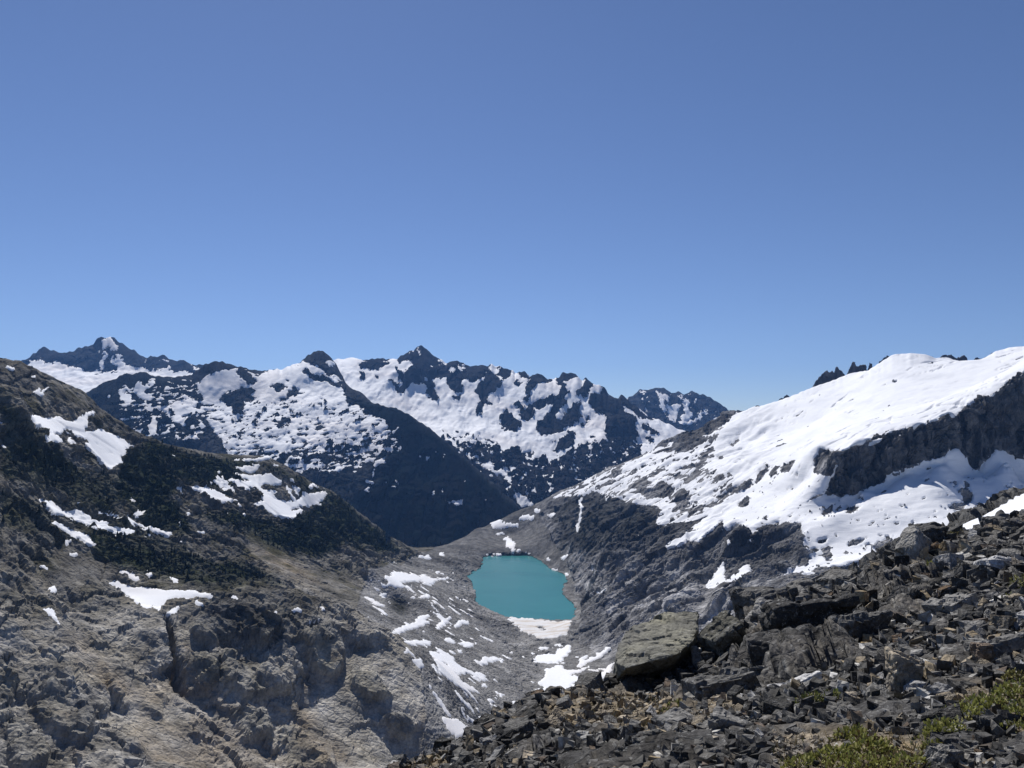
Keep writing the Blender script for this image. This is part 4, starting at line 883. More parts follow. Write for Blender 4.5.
# --- H: far left peak over its own glacier
crH = [(-40,375,8600),(10,368,8600),(23,360,8600),(30,356,8600),(37,351.5,8600),(43,348,8600),(48,348.5,8600),(54,350.5,8600),(60,352,8600),(64,353,8600),(68,351,8600),(73,351.5,8600),(78,348.5,8600),(84,346.5,8600),(90,345,8600),(93,342,8600),(96,338,8600),(100,337.5,8600),(104,338.5,8600),(110,338.5,8600),(114,338,8600),(118,341,8600),(123,343.5,8600),(129,348,8600),(136,351,8600),(141,356,8600),(143,357,8600),(147,358,8600),(150,355.5,8600),(154,357,8600),(159,356,8600),(164,355.5,8600),(169,359,8600),(174,360,8600),(180,360,8600),(187,363,8600),(194,363.5,8600),(200,364,8600),(215,372,8600),(250,385,8600)]
ptH = crH + [(a, b + 50, y * 1.12) for a, b, y in crH[::2]] + [(30,372,7900),(60,370,8000),(90,372,8050),(120,372,8100),(150,374,8200),(180,376,8200),(60,385,7500),(90,388,7500),(120,385,7600),(90,400,7100),(150,395,7300),(30,400,7200),(200,395,7500),(100,430,6700),(0,430,6800),(200,430,6800),(240,420,7200)]
snH = (.03, [(t1((215,262),(225,232),(300,212),(340,245),(470,262),(600,292),(690,315),(860,305),(920,250),(950,290),(1024,290),(1200,300),(1500,320),(1500,420),(1024,500),(640,600),(400,500)), .93), (t1((735,85),(800,65),(840,90),(870,130),(830,150),(790,120),(770,150),(745,110)), .9), (t1((770,150),(780,180),(735,300),(715,300),(730,250)), .9), (t1((815,210),(860,195),(860,260),(820,240)), .9), (t1((860,160),(880,200),(920,260),(880,305),(860,300)), .9), (t1((400,235),(440,235),(440,255),(400,250)), .9), (t1((715,150),(740,155),(735,180),(720,175)), .9), (t1((780,175),(800,180),(795,200),(780,195)), .9),
 (t2((0,50),(60,130),(150,130),(220,150),(180,165),(0,190)), .9), (t2((260,170),(340,130),(370,110),(380,160),(470,175),(400,200),(280,190)), .9), (t2((510,100),(580,130),(585,160),(540,130)), .9), (t2((190,60),(200,65),(185,110)), .8), (t2((300,75),(350,70),(330,95)), .7)])
back_mountain('mountain', 'far left peak with a snowy summit above a bright glacier saddle', ptH, (-40, 260), 330, 6600, 9700, 190, snH, (.14, []), (.042, .045, .052), .4, 36, 200, seed=400, crest=crH, raise_rock=14, lab_snow='bright glacier saddle and summit snow of the far left peak')

# ground sheet under everything
bm = bmesh.new()
bm.faces.new([bm.verts.new(p) for p in ((-11500, -600, -1250), (11500, -600, -1250), (11500, 13800, -1250), (-11500, 13800, -1250))])
me = bpy.data.meshes.new('ground'); bm.to_mesh(me); bm.free()
tag(link('ground', me, rock_material('lowland', 300.0, colour=(.06, .07, .05))), 'dark low ground far below the mountains', 'ground', kind='structure')

# ================================================================== NEAR RIB behind the rim, at the right
rib = [(780,625,215),(815,598,222),(840,577,230),(862,556,235),(890,541,240),(920,529,245),(948,521,250),(965,517,250),(981,511,255),(1000,500,260),(1024,488,265),(1090,462,280)]
ptR = rib + [(a, b + 70, y * 1.3) for a, b, y in rib] + [(962,531,200),(1024,510,192),(1000,519,196),(930,547,180),(880,572,170),(1024,542,120),(950,572,120),(1100,490,180),(850,605,160),(1100,520,110),(900,640,90),(1024,590,80),(800,645,160),(770,670,200),(1150,500,150),(740,720,160),(760,760,100)]
P = terrain(ptR, .31, .86, 330, 85, 340, 190, c=.01)
V, Nf = P.reshape(-1, 3), grid_normals(P).reshape(-1, 3)
px, py = project(V)
sp = [(948,533),(962,525),(985,515),(1000,507),(1024,494),(1090,466),(1090,492),(1024,520),(990,533),(960,541)]
m = np.clip(Mask(0).poly(sp, 1).poly([(872,566),(884,557),(889,558),(878,568)], 1).blur(.6).sample(px, py) + .25 * fbm(V, 4, 3, seed=7), 0, 1)
damp = 1 - smooth(m, .1, .5)
d = (facet(V, 9, 21) * 3.4 + facet(V, 3.5, 22) * 1.6 + fbm(V, 5, 4, seed=23) * .7) * damp
V2 = fit_crest(V + Nf * d[:, None], rib, 30, 24, .9)
c = np.clip(np.array((.105, .103, .098))[None] * (1 + 1.2 * fbm(V, 7, 5, .65, seed=25)[:, None]), .02, .5)
qd = grid_quads(190, 330)
M_RIB = rock_material('rib rock', 5.0, bump=.8, dist=.5, var=.4)
tag(link('ridge', mesh_arrays('ridge', V2, qd, c, smooth_shade=False), M_RIB), 'low grey rocky rib just beyond the near rim at the right', 'ridge', kind='structure')
off = np.clip((m - .5) * 4, -1, 1) * .25
W = V2 + Nf * off[:, None]
cen = px[qd].mean(1)
tag(link('snow_patch', submesh('snow_patch', W, qd, biggest_piece((m[qd].max(1) > .35) & (cen > 920), qd), np.ones_like(V)), M_SNOW), 'bright snow strip lying just behind the near rocky rim at the right edge', 'snow patch')

# ================================================================== FOREGROUND SLOPE
rim = [(380,778,12.6),(395,771,13),(440,752,14),(470,738,15),(510,714,17),(545,698,18.5),(580,689,19.5),(615,686,20.3),(650,688,20.8),(690,662,21.5),(720,640,22.5),(750,627,23.5),(790,610,25),(830,594,26.5),(860,580,28),(890,564,30),(920,552,32),(950,547,34),(985,539,37),(1024,527,39),(1100,503,43),(1180,470,47)]
ptG_ = rim + [(a, b + 30, y * 1.2) for a, b, y in rim] + [(a, b + 170, y * 2.2) for a, b, y in rim[::2]] + [
 (1024,768,6),(1150,768,5.6),(900,768,6.5),(800,768,7),(700,768,8),(600,768,9),(520,768,10.6),(450,768,12),(1024,700,8.6),(1150,700,8),(1024,640,13),(1024,580,20),(1024,545,28),(1150,560,20),(950,700,9.2),(950,640,14.3),(950,592,20.5),(900,700,9.8),(900,650,14.5),(880,612,20),(850,700,10.4),(840,645,16.5),(800,720,9.8),(780,690,14),(760,650,19),(720,720,10.4),(700,700,14.5),(650,720,12.4),(640,699,18.2),(672,699,18.0),(615,697,18.8),(600,720,14),(580,745,11.4),(530,742,13.2),
 (512,1000,3),(700,1070,2),(1000,1000,2.2),(400,1150,2.5),(1200,1000,2),(300,870,12),(200,960,10),(100,1050,8),(0,1150,6),(300,1000,25),(100,1200,25),(200,1100,60),(1200,640,10)]
evG = rbf(ptG_, .02)
nu, ny = 620, 420
u = np.linspace(-.42, .92, nu); L = np.linspace(math.log(2.4), math.log(85), ny)
UU, LL = np.meshgrid(u, L); YY = np.exp(LL)
P = np.stack([UU * YY, YY, evG(UU, LL) * YY], -1)
V, Nf = P.reshape(-1, 3), grid_normals(P).reshape(-1, 3)
px, py = project(V)
msoil = Mask(0)
SOIL = [[(560,694),(640,694),(690,706),(660,735),(590,728),(545,722)], [(395,775),(440,752),(452,768),(420,790)], [(770,738),(860,732),(930,745),(920,780),(780,790)], [(955,695),(1060,680),(1060,702),(960,712)], [(850,628),(880,640),(872,652),(850,640)], [(700,700),(740,705),(730,725),(690,725)]]
for q in SOIL: msoil.poly(q, 1)
msoil.blur(4)
soil = np.clip(msoil.sample(px, py) + .5 * fbm(V, 2.2, 4, seed=200) * (msoil.sample(px, py) > .02), 0, 1)
mout = Mask(0).poly([(745,628),(790,606),(860,600),(865,660),(820,690),(760,682),(735,660)], 1).poly([(850,585),(930,575),(930,620),(870,630)], .8).blur(8).sample(px, py)
kk = np.clip(V[:, 1] / 14, .45, 1.6)
d = facet(V, 2.0, 31) * .15 * (1 + 2.2 * mout) + facet(V, .75, 32) * .16 * (1 + 1.0 * mout) + facet(V, .33, 33) * .09 + fbm(V, .5, 4, .6, seed=34) * .07
d *= kk * (1 - .75 * soil)
V2 = V + Nf * d[:, None]
def ground_at(x, y):
    return float(evG(np.array([x / y]), np.array([math.log(y)]))[0] * y)
c = np.array((.085, .081, .076))[None] * (1 + .9 * fbm(V, 1.6, 4, .65, seed=40)[:, None] + .7 * fbm(V, .3, 3, seed=41)[:, None])  # base kept dark, putting crevice shade between stones into the colour
lich = smooth(fbm(V, .7, 5, .7, seed=42), .22, .42)[:, None] * .7
c = c * (1 - lich) + np.array((.30, .30, .285))[None] * lich
brown = smooth(fbm(V, 1.8, 4, .6, seed=43), .2, .5)[:, None] * .5
c = c * (1 - brown) + np.array((.14, .105, .07))[None] * brown
c = c * (1 - soil[:, None]) + np.array((.205, .170, .122))[None] * (1 + .8 * fbm(V, .25, 3, seed=44)[:, None]) * soil[:, None]
M_FG = rock_material('near rock', .7, bump=.9, dist=.10, var=.55, lichen=.6, spec=.1)
tag(link('ground', mesh_arrays('ground', V2, grid_quads(ny, nu), np.clip(c, .01, .6)), M_FG), 'near rocky slope of broken dark rock and tan soil', 'rocky slope', kind='structure')

M_ROCK = {k: rock_material(k + ' stone', .55, bump=.8, dist=.07, var=.62, lichen=.75, spec=.15, colour=cc, obj_random=True) for k, cc in
          dict(dark=(.074, .071, .066), grey=(.185, .178, .164), pale=(.42, .41, .395), tan=(.30, .255, .19), green=(.19, .183, .15), brown=(.15, .115, .085)).items()}

def hull_bm(pts, bevel=0.0):
    bm = bmesh.new()
    vs = [bm.verts.new(p) for p in pts]
    r = bmesh.ops.convex_hull(bm, input=vs)
    junk = [e for e in r['geom_interior'] + r['geom_unused'] if isinstance(e, bmesh.types.BMVert) and e.is_valid and not e.link_faces]
    bmesh.ops.delete(bm, geom=list(set(junk)), context='VERTS')
    bmesh.ops.dissolve_limit(bm, angle_limit=.12, verts=bm.verts[:], edges=bm.edges[:])
    if bevel: bmesh.ops.bevel(bm, geom=bm.edges[:], offset=bevel, segments=2, affect='EDGES', profile=.6)
    bmesh.ops.triangulate(bm, faces=bm.faces[:])
    return bm

def refine(bm, size, amp, seed):
    """split long edges, then chip the surface with jointed blocks and grain"""
    for _ in range(5):
        es = [e for e in bm.edges if e.calc_length() > size]
        if not es or len(bm.verts) > 9000: break
        bmesh.ops.subdivide_edges(bm, edges=es, cuts=1)
        bmesh.ops.triangulate(bm, faces=[f for f in bm.faces if len(f.verts) > 3])
    bm.normal_update()
    Vv = np.array([v.co for v in bm.verts]); Nv = np.array([v.normal for v in bm.verts])
    dd = facet(Vv, size * 9, seed) * amp * 1.2 + facet(Vv, size * 3.5, seed + 1) * amp * .55 + fbm(Vv, size * 4, 3, seed=seed) * amp * .5
    for v, n, x in zip(bm.verts, Nv, dd): v.co += Vector(n) * float(x)
    return bm

def box_pts(r, n, w, h, dp):
    """random corner points on a skewed box: an angular block"""
    out = []
    for sx in (-1, 1):
        for sy in (-1, 1):
            for sz in (0, 1):
                out.append(((sx * r.uniform(.55, 1.0)) * w / 2, (sy * r.uniform(.55, 1.0)) * dp / 2, sz * h * r.uniform(.62, 1.0) - (1 - sz) * h * .35))
    for _ in range(n):
        out.append((r.uniform(-.5, .5) * w * .95, r.uniform(-.5, .5) * dp * .95, r.uniform(0, .95) * h))
    return out

def boulder(px0, pyb, wpx, hpx, Y, stone, label, deep=.9, tilt=(0, 0), rz=0, seed=0, pts=None, name='boulder'):
    w, h = wpx * Y / F, hpx * Y / F
    r = random.Random(seed)
    base = at(px0, pyb, Y)
    bm = hull_bm(pts or box_pts(r, 5, w, h, w * deep), bevel=.03 * min(w, h))
    refine(bm, max(w, h) / 16, .035 * (w + h), seed)
    me = bpy.data.meshes.new(name); bm.to_mesh(me); bm.free()
    o = link(name, me, M_ROCK[stone])
    o.location = base if pts is None else (0, 0, 0)
    if pts is None: o.rotation_euler = (math.radians(tilt[0]), math.radians(tilt[1]), math.radians(rz))
    return tag(o, label, 'boulder')

# the big lichen-green boulder on the rim, from its traced corners (each corner at its own depth)
bc = T(600, 590, 6.4)
def corner(x, y, Y): a, b = bc((x, y))[0]; return at(a, b, Y)
bp = [corner(170,498,19.0), corner(330,455,19.2), corner(500,408,19.5), corner(590,325,20.2), corner(625,250,21.2), corner(622,150,22.4), corner(430,140,22.6), corner(260,210,22.2), corner(165,262,21.6), corner(95,425,20.2), corner(110,470,19.6),
      corner(190,612,20.6), corner(330,622,20.8), corner(430,575,21.0), corner(560,440,21.4), corner(85,600,20.6), corner(620,350,22.6), corner(300,560,23.4), corner(560,520,23.4), corner(150,560,22.6)]
c0 = sum(bp, Vector()) / len(bp)
bm = hull_bm([p - c0 for p in bp], bevel=.03); refine(bm, .10, .05, 5)
def groove(p, q, wid, dep):
    a, b = p - c0, q - c0; ab = b - a
    for v in bm.verts:
        t = max(0, min(1, (v.co - a).dot(ab) / ab.length_squared)); dist = (v.co - a - ab * t).length
        if dist < wid: v.co -= v.normal * dep * (1 - dist / wid)
bm.normal_update()
groove(corner(360,470,19.25), corner(425,395,20.0), .11, .10); groove(corner(400,355,20.4), corner(500,415,19.6), .11, .12); groove(corner(450,160,22.2), corner(445,300,20.9), .08, .05); groove(corner(330,340,20.7), corner(415,310,20.8), .08, .05)
me = bpy.data.meshes.new('boulder'); bm.to_mesh(me); bm.free()
o = link('boulder', me, rock_material('green lichen stone', .8, bump=.8, dist=.08, var=.5, lichen=.45, spec=.1, colour=(.195, .188, .155))); o.location = c0
tag(o, 'largest boulder on the near rim, flat green-grey lichened top and dark undercut base', 'boulder')

B = [
 (727,652,50,36,20.5,'green','tan-green wedge boulder just right of the largest boulder',.9,(8,-22),20,11),
 (768,622,60,36,24,'dark','dark peaked boulder on the skyline above the dark outcrop',.9,(0,-8),15,12),
 (915,596,38,84,26.5,'grey','upright leaning block with a lit left face standing on the rim',.8,(-10,24),35,13),
 (930,556,36,34,30,'dark','rounded black boulder directly behind the upright leaning block',1.0,(0,0),0,14),
 (893,622,64,34,21.5,'dark','broad dark slab overhanging black shade below the upright leaning block',.8,(-16,-6),10,15),
 (808,648,90,52,18.5,'dark','big black blocky outcrop boulder in the middle of the near slope',.6,(0,-4),-5,16),
 (852,664,56,56,16.5,'dark','tall dark boulder joined to the right side of the black outcrop',.7,(4,5),20,17),
 (775,678,60,48,16,'dark','dark boulder at the left foot of the black outcrop',.8,(0,-10),-20,18),
 (1002,574,52,17,22,'pale','long flat pale slab near the right edge below the rim',.7,(-8,-5),5,19),
 (907,698,36,46,10.2,'tan','tan squarish block with a shaded foot in the lower right rubble',.8,(-12,6),15,20),
 (638,772,66,30,9.2,'dark','dark flat-topped block cut by the bottom edge of the photo',.8,(-6,-4),10,21),
 (850,706,17,15,10,'tan','small rust-tan stone standing upright in a dark gap above the shrubs',.8,(0,8),10,22),
 (1004,668,64,32,11.5,'grey','wide grey boulder with a black shadow under it at the right edge',.7,(-14,-8),0,23),
 (984,660,20,17,11.2,'brown','round brown stone left of the wide grey boulder at the right edge',1.0,(0,0),0,24),
 (940,704,22,19,9.2,'pale','crumpled pale rock with white speckles right of the tan squarish block',1.0,(0,0),40,25),
 (962,752,60,16,6.9,'dark','thin dark slab lying flat along the bottom among the shrubs',.6,(-10,4),8,26),
 (697,664,14,18,20.5,'pale','small pale block standing in the gap right of the largest boulder',.8,(0,0),0,27),
 (668,690,26,8,19.2,'tan','flat pale-tan slab on the ground in front of the largest boulder',.8,(-8,-6),10,28),
 (720,700,76,30,14.2,'grey','wide white-flecked grey rock in front of the black outcrop',.8,(-10,-8),15,29),
 (800,700,56,20,12.4,'pale','whitish crusted slab below the black outcrop',.6,(-14,-20),0,30),
 (676,742,50,30,10.6,'grey','grey block left of centre at the bottom with a pale flat top',.8,(-8,10),30,31),
 (730,740,44,26,9.6,'grey','faceted grey rock right of the grey block at the bottom',.9,(0,8),-20,32),
 (1010,545,44,26,31,'dark','dark squat boulder at the right end of the rim',.9,(0,0),10,33),
 (800,605,56,22,25.5,'grey','low grey slab on the skyline right of the dark peaked boulder',.8,(-5,-14),10,34),
 (845,590,54,20,27,'grey','low rough ledge on the skyline left of the broad dark slab',.8,(-5,-12),10,35),
 (955,620,46,24,17,'grey','grey angular boulder in the rubble below the upright leaning block',.9,(-8,-12),25,36),
 (985,612,36,20,18,'dark','dark angular boulder right of the grey one below the upright leaning block',.9,(0,10),-15,37),
 (478,746,34,18,14.6,'dark','dark blocky boulder near the lower left end of the rim',.9,(0,-8),10,38),
 (543,705,32,13,18.3,'dark','dark boulder on the rim between the valley snow and the tan soil',.9,(0,-12),10,39),
 (590,696,26,11,19.0,'dark','dark boulder on the rim touching the left foot of the largest boulder',.9,(0,-8),10,40),
 (462,755,36,9,13.4,'tan','long flat tan slab at the lower left end of the rim',.6,(-5,-10),10,41),
]
for a in B:
    boulder(a[0], a[1], a[2], a[3], a[4], a[5], a[6], deep=a[7], tilt=a[8], rz=a[9], seed=a[10])

# ------------------------------------------------ scattered rocks: the largest are objects, the small ones one mass
protos = []
for k in range(14):
    r = random.Random(500 + k)
    bm = hull_bm(box_pts(r, 6, 1.0, r.uniform(.45, .8), r.uniform(.6, 1.0)), bevel=.025)
    refine(bm, .13, .05, 60 + k)
    me = bpy.data.meshes.new('rock'); bm.to_mesh(me); bm.free(); protos.append(me)
proto_mats = {}
def proto(k, stone):
    if (k, stone) not in proto_mats:
        me = protos[k].copy(); me.name = 'rock'; me.materials.clear(); me.materials.append(M_ROCK[stone]); proto_mats[k, stone] = me
    return proto_mats[k, stone]
rimA = np.array(rim)
def on_slope(r):
    while True:
        a = r.uniform(385, 1060); L_ = r.uniform(math.log(5.4), math.log(41)); Y = math.exp(L_)
        x = (a - 512) / F * Y
        if Y > np.interp(a, rimA[:, 0], rimA[:, 2]) * 1.01: continue
        z = ground_at(x, Y)
        p = project(np.array((x, Y, z)))
        if p[1] > 790: continue
        return x, Y, z, float(p[0]), float(p[1])
r = random.Random(99)
used_cells = []
GROUPS = dict(dark=('dark angular rock lying in the rubble of the near slope', 'dark rocks in the near rubble'),
              grey=('mid-grey angular rock lying in the rubble of the near slope', 'grey rocks in the near rubble'),
              pale=('pale whitish rock lying in the rubble of the near slope', 'pale rocks in the near rubble'),
              tan=('tan angular rock lying in the rubble of the near slope', 'tan rocks in the near rubble'))
n_rock = 0
while n_rock < 262:
    x, Y, z, a, b = on_slope(r)
    s_px = min(11 * r.random() ** -.45, 34)
    so = float(msoil.sample(np.array([a]), np.array([b]))[0])
    if so > .3 and r.random() < .8: continue
    if 605 < a < 705 and 676 < b < 716 and s_px > 9: continue
    if any((a - q[0]) ** 2 + (b - q[1]) ** 2 < (.36 * (s_px + q[2])) ** 2 for q in used_cells): continue
    used_cells.append((a, b, s_px))
    stone = r.choices(['dark', 'grey', 'pale', 'tan'], [4, 5, 1.8, 1.6])[0]
    o = bpy.data.objects.new('rock', proto(r.randrange(14), stone)); COL.objects.link(o)
    S = s_px * Y / F
    o.location = (x, Y, z - S * .02)
    o.scale = (S * r.uniform(.8, 1.25), S * r.uniform(.7, 1.1), S * r.uniform(.7, 1.15))
    o.rotation_euler = (r.gauss(0, .3), r.gauss(-.15, .3), r.uniform(0, 6.283))
    tag(o, GROUPS[stone][0], 'rock', GROUPS[stone][1])
    n_rock += 1

small = []
for k in range(10):
    rr = random.Random(700 + k)
    bm = hull_bm(box_pts(rr, 4, 1.0, rr.uniform(.4, .8), rr.uniform(.6, 1)))
    small.append((np.array([v.co for v in bm.verts]), np.array([[v.index for v in f.verts] for f in bm.faces]))); bm.free()
g = np.random.default_rng(77)
n = 56000
A = g.uniform(385, 1190, n); Lg = g.uniform(math.log(5.0), math.log(44), n); Yg = np.exp(Lg)
X = (A - 512) / F * Yg
ok = Yg < np.interp(A, rimA[:, 0], rimA[:, 2]) * 1.03
A, Yg, X, Lg = A[ok], Yg[ok], X[ok], Lg[ok]
Z = evG(X / Yg, Lg) * Yg
pp = project(np.stack([X, Yg, Z], 1)); so = msoil.sample(*pp)
s_px = np.minimum(2.7 * g.random(len(X)) ** -.52, 14) * np.where(so > .3, .6, 1)
S = s_px * Yg / F
VV, FF, CC, nv = [], [], [], 0
pal = np.array([(.062, .060, .056), (.125, .120, .110), (.225, .216, .198), (.46, .445, .41), (.29, .24, .17), (.13, .10, .075)])
tans = g.choice(6, len(X), p=(.36, .32, .15, .06, .07, .04))
tans = np.where((so > .3) & (g.random(len(X)) < .6), 4, tans)
rot = g.uniform(0, 6.283, len(X)); tx, ty = g.normal(0, .35, len(X)), g.normal(-.1, .35, len(X))
sx = g.uniform(.7, 1.3, (len(X), 3))
for i in range(len(X)):
    bv, bf = small[i % 10]
    v = bv * sx[i] * S[i]
    cz, sz = math.cos(rot[i]), math.sin(rot[i])
    v = np.stack([v[:, 0] * cz - v[:, 1] * sz, v[:, 0] * sz + v[:, 1] * cz, v[:, 2] + v[:, 0] * tx[i] + v[:, 1] * ty[i]], 1)
    VV.append(v + (X[i], Yg[i], Z[i] + S[i] * .16)); FF.append(bf + nv); nv += len(bv)
    CC.append(np.repeat(pal[tans[i]][None] * g.uniform(.6, 1.4), len(bv), 0))
tag(link('rubble', mesh_arrays('rubble', np.concatenate(VV), np.concatenate(FF), np.concatenate(CC), smooth_shade=False), M_FG),
    'small broken stones strewn over the whole near slope', 'rubble', kind='stuff')

# ------------------------------------------------ low alpine shrubs and dry grass
def leaf_material(name, a, b):
    m, nt, bs = nodes(name); L = nt.links.new
    at_ = N(nt, 'ShaderNodeAttribute', attribute_name='Col')
    L(at_.outputs['Color'], bs.inputs['Base Color']); bs.inputs['Roughness'].default_value = .6
    bs.inputs['Specular IOR Level'].default_value = .3
    tr = N(nt, 'ShaderNodeBsdfTranslucent'); L(at_.outputs['Color'], tr.inputs['Color'])
    mx = N(nt, 'ShaderNodeMixShader'); mx.inputs[0].default_value = .3
    L(bs.outputs[0], mx.inputs[1]); L(tr.outputs[0], mx.inputs[2]); L(mx.outputs[0], nt.nodes['Material Output'].inputs['Surface'])
    return m
M_LEAF = leaf_material('heath leaves', 0, 0)
def shrub(blobs, label, leaves, leaf_px=3.0, tone=(.27, .28, .075), seed=0):
    """one mat of shrub: several mounds of small upright leaf sprigs"""
    g = np.random.default_rng(seed)
    Vq, Cq = [], []
    w = np.array([q[2] * q[3] for q in blobs], float); w /= w.sum()
    for k in g.choice(len(blobs), leaves, p=w):
        a, b, wp, hp, Y = blobs[k]
        base = at(a, b, Y); rx, rzz = wp * Y / F / 2, hp * Y / F
        th, ph = g.uniform(0, 6.283), math.acos(g.uniform(0.02, 1))
        rad = g.uniform(.75, 1.0) * (1 + .25 * math.sin(5 * th + seed) * math.sin(3 * ph))
        dirv = np.array((math.sin(ph) * math.cos(th), math.sin(ph) * math.sin(th), math.cos(ph)))
        x, y = base.x + dirv[0] * rx * rad, base.y + dirv[1] * rx * .9 * rad; rzz = hp * .75 * Y / F
        p = np.array((x, y, ground_at(x, y) + dirv[2] * rzz * rad + .01))
        s = leaf_px * Y / F * g.uniform(.6, 1.3)
        up = dirv * .7 + np.array((0, 0, .7)) + g.normal(0, .45, 3); up /= np.linalg.norm(up)
        sd = np.cross(up, g.normal(size=3)); sd /= np.linalg.norm(sd)
        Vq += [p - sd * s * .28, p + sd * s * .28, p + sd * s * .2 + up * s, p - sd * s * .2 + up * s]
        t = g.uniform(.45, 1.35)
        cc = np.array(tone) * t
        if g.random() < .16: cc = np.array((.50, .48, .20)) * g.uniform(.7, 1.1)
        elif g.random() < .15: cc = np.array((.12, .085, .04)) * g.uniform(.6, 1.2)
        Cq += [cc * .8, cc * .8, cc, cc]
    n = len(Vq) // 4
    o = link('heath_shrub', mesh_arrays('heath_shrub', np.array(Vq), np.arange(4 * n).reshape(n, 4), np.array(Cq), smooth_shade=False), M_LEAF)
    return tag(o, label, 'shrub')
shrub([(800,766,34,12,7.0),(830,762,44,16,7.05),(868,758,46,20,7.1),(850,744,34,14,7.9),(905,770,50,12,6.5),(855,770,60,14,6.7)], 'yellow-green low shrub spreading along the bottom edge, right of centre', 2600, 3.4, seed=1)
shrub([(945,748,44,24,7.3),(962,732,46,22,7.9),(985,724,44,22,8.2),(935,758,26,12,6.9)], 'yellow-green shrub mat between the thin dark slab and the tan squarish block', 1900, 3.2, seed=2)
shrub([(1012,712,40,24,8.5),(1024,728,40,22,7.7),(1012,738,36,14,7.2)], 'yellow-green shrub at the right edge below the wide grey boulder', 1300, 3.2, seed=3)
shrub([(1013,684,22,14,9.6)], 'small brownish shrub on bare tan soil by the right edge', 350, 2.8, (.19, .175, .065), seed=4)
shrub([(812,702,34,16,10.4),(830,698,22,10,10.6)], 'dark green shrub tucked under the black outcrop', 700, 2.6, (.14, .16, .045), seed=5)
shrub([(775,702,24,10,11.5)], 'small mossy green shrub at the left foot of the black outcrop', 350, 2.4, (.14, .16, .045), seed=6)
shrub([(676,700,20,9,13.6),(664,706,14,7,12.8)], 'small green tuft on tan soil in front of the largest boulder', 260, 2.2, (.16, .175, .055), seed=7)
shrub([(1010,562,26,12,24),(1020,590,22,20,18.5),(1012,606,26,12,17)], 'scrubby yellow-green shrub on the rubble near the flat pale slab', 600, 2.0, (.21, .21, .065), seed=8)
shrub([(948,556,34,12,31)], 'brown-green heath patch right of the upright leaning block', 420, 1.9, (.19, .175, .065), seed=9)
shrub([(932,590,12,14,24)], 'tiny green sprig in the rubble just below the upright leaning block', 130, 2.0, (.21, .225, .065), seed=10)

g = np.random.default_rng(12)
Vq, Cq = [], []
while len(Vq) < 4 * 3200:
    a, b0 = g.uniform(390, 1030), g.uniform(math.log(6), math.log(22)); Y = math.exp(b0); x = (a - 512) / F * Y
    z = ground_at(x, Y); q = project(np.array((x, Y, z)))
    if float(msoil.sample(np.array([q[0]]), np.array([q[1]]))[0]) < g.uniform(.2, .8): continue
    for _ in range(3):
        p = np.array((x, Y, z)) + g.normal(0, .03, 3) * (1, 1, 0)
        s = g.uniform(.03, .09); up = np.array((g.normal(0, .45), g.normal(0, .45), 1.0)); sd = np.array((g.normal(), g.normal(), 0)); sd /= np.linalg.norm(sd)
        Vq += [p - sd * .005, p + sd * .005, p + sd * .002 + up * s, p - sd * .002 + up * s]
        cc = np.array((.24, .19, .10)) * g.uniform(.6, 1.3) if g.random() < .7 else np.array((.12, .13, .04)) * g.uniform(.6, 1.3)
        Cq += [cc] * 4
n = len(Vq) // 4
tag(link('grass', mesh_arrays('grass', np.array(Vq), np.arange(4 * n).reshape(n, 4), np.array(Cq), smooth_shade=False), M_LEAF), 'short dry grass on the tan soil of the near slope', 'grass', kind='stuff')

# ================================================================== CONIFERS on the left hillside
def conifer_arrays(seed):
    g = np.random.default_rng(seed)
    Vt, Ft, Ct = [], [], []
    def cone(z0, z1, rad, sides, col, jit):
        i0 = len(Vt)
        for k in range(sides):
            t = 6.283 * k / sides; rr = rad * g.uniform(1 - jit, 1 + jit)
            Vt.append((rr * math.cos(t), rr * math.sin(t), z0 - g.uniform(0, jit) * .06)); Ct.append(np.array(col) * g.uniform(.6, 1.2))
        Vt.append((g.normal(0, .01), g.normal(0, .01), z1)); Ct.append(np.array(col) * 1.2)
        for k in range(sides): Ft.append((i0 + k, i0 + (k + 1) % sides, i0 + sides))
    cone(0, .95, .025, 5, (.05, .035, .025), 0)
    for z0, z1, rad in ((.08, .5, .19), (.28, .7, .15), (.48, .87, .11), (.68, 1.0, .065)):
        cone(z0, z1, rad * g.uniform(.8, 1.15), 8, (.020, .030, .018), .45)
    return np.array(Vt), np.array(Ft), np.array(Ct)
TREES = [conifer_arrays(k) for k in range(6)]
M_TREE = leaf_material('conifer needles', 0, 0)
tree_me = [mesh_arrays('conifer', a, b, c, smooth_shade=False) for a, b, c in TREES]
for me in tree_me: me.materials.append(M_TREE)
cand = np.where(TREE_W > .35)[0]
g = np.random.default_rng(5)
wt = np.minimum(TREE_W[cand], 1) ** 2 * MAIN_V[cand, 1] ** 2; wt /= wt.sum()
pick = g.choice(cand, 3600, replace=False, p=wt)
hts = g.uniform(5.5, 13, len(pick))
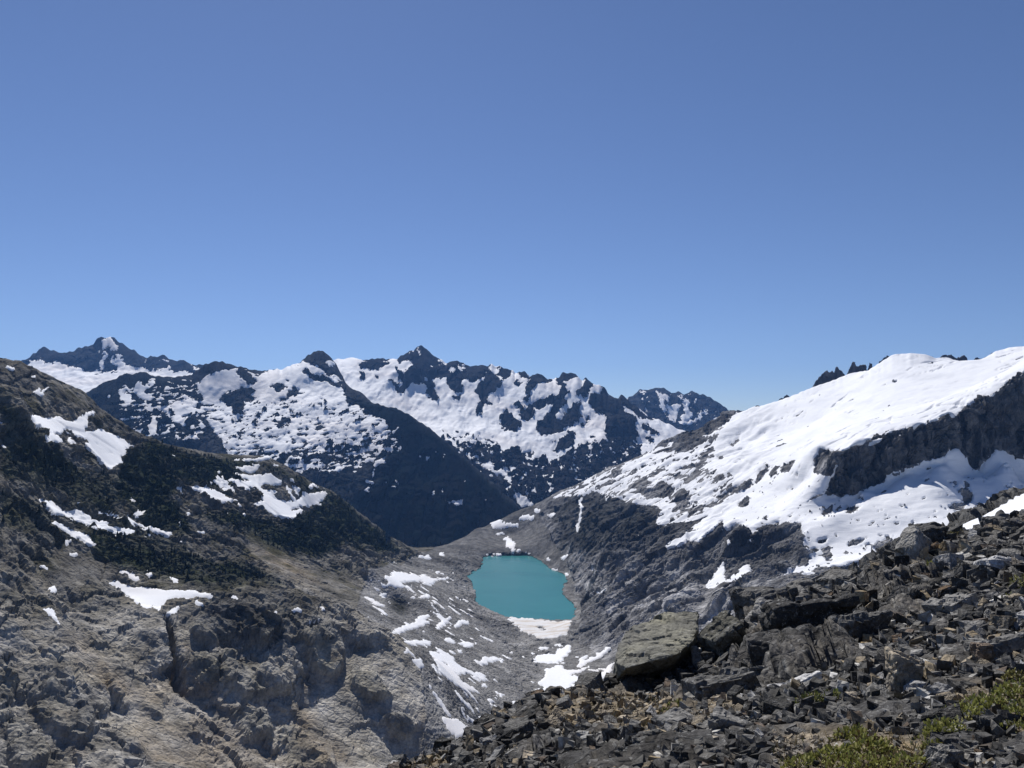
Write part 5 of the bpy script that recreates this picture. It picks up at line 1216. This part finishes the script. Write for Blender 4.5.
order = np.argsort(-hts / MAIN_V[pick, 1]); pick, hts = pick[order], hts[order]
for i in range(240):
    o = bpy.data.objects.new('conifer', tree_me[i % 6]); COL.objects.link(o)
    o.location = MAIN_V[pick[i]] - np.array((0, 0, .5)); o.scale = (hts[i] * g.uniform(.85, 1.3), hts[i] * g.uniform(.85, 1.3), hts[i]); o.rotation_euler = (0, 0, g.uniform(0, 6.283))
    tag(o, 'small dark conifer standing among others on the left hillside', 'conifer', 'conifers on the left hillside')
VV, FF, CC, nv = [], [], [], 0
for i in range(240, len(pick)):
    a, b, c = TREES[i % 6]
    h = hts[i]; t = g.uniform(0, 6.283)
    v = a * (h * g.uniform(.9, 1.3), h * g.uniform(.9, 1.3), h)
    VV.append(np.stack([v[:, 0] * math.cos(t) - v[:, 1] * math.sin(t), v[:, 0] * math.sin(t) + v[:, 1] * math.cos(t), v[:, 2] - .5], 1) + MAIN_V[pick[i]]); FF.append(b + nv); nv += len(a); CC.append(c * g.uniform(.7, 1.3))
tag(link('forest', mesh_arrays('forest', np.concatenate(VV), np.concatenate(FF), np.concatenate(CC), smooth_shade=False), M_TREE), 'dark conifer woods clothing the left hillside', 'forest', kind='stuff')

# ================================================================== HAZE: thin mountain air round everything
bm = bmesh.new(); bmesh.ops.create_cube(bm, size=1)
for v in bm.verts: v.co = Vector((v.co.x * 24000, 6600 + v.co.y * 15000, -1251 + (v.co.z + .5) * (1251 + 1010)))
me = bpy.data.meshes.new('haze'); bm.to_mesh(me); bm.free()
mh = bpy.data.materials.new('thin mountain air'); mh.use_nodes = True
nt = mh.node_tree; nt.nodes.remove(nt.nodes['Principled BSDF'])
pv = N(nt, 'ShaderNodeVolumePrincipled'); pv.inputs['Color'].default_value = (.20, .45, 1.0, 1); pv.inputs['Density'].default_value = HAZE_DENSITY; pv.inputs['Anisotropy'].default_value = .2
nt.links.new(pv.outputs[0], nt.nodes['Material Output'].inputs['Volume'])
tag(link('haze', me, mh), 'thin blue mountain air filling the whole view', 'haze', kind='stuff')
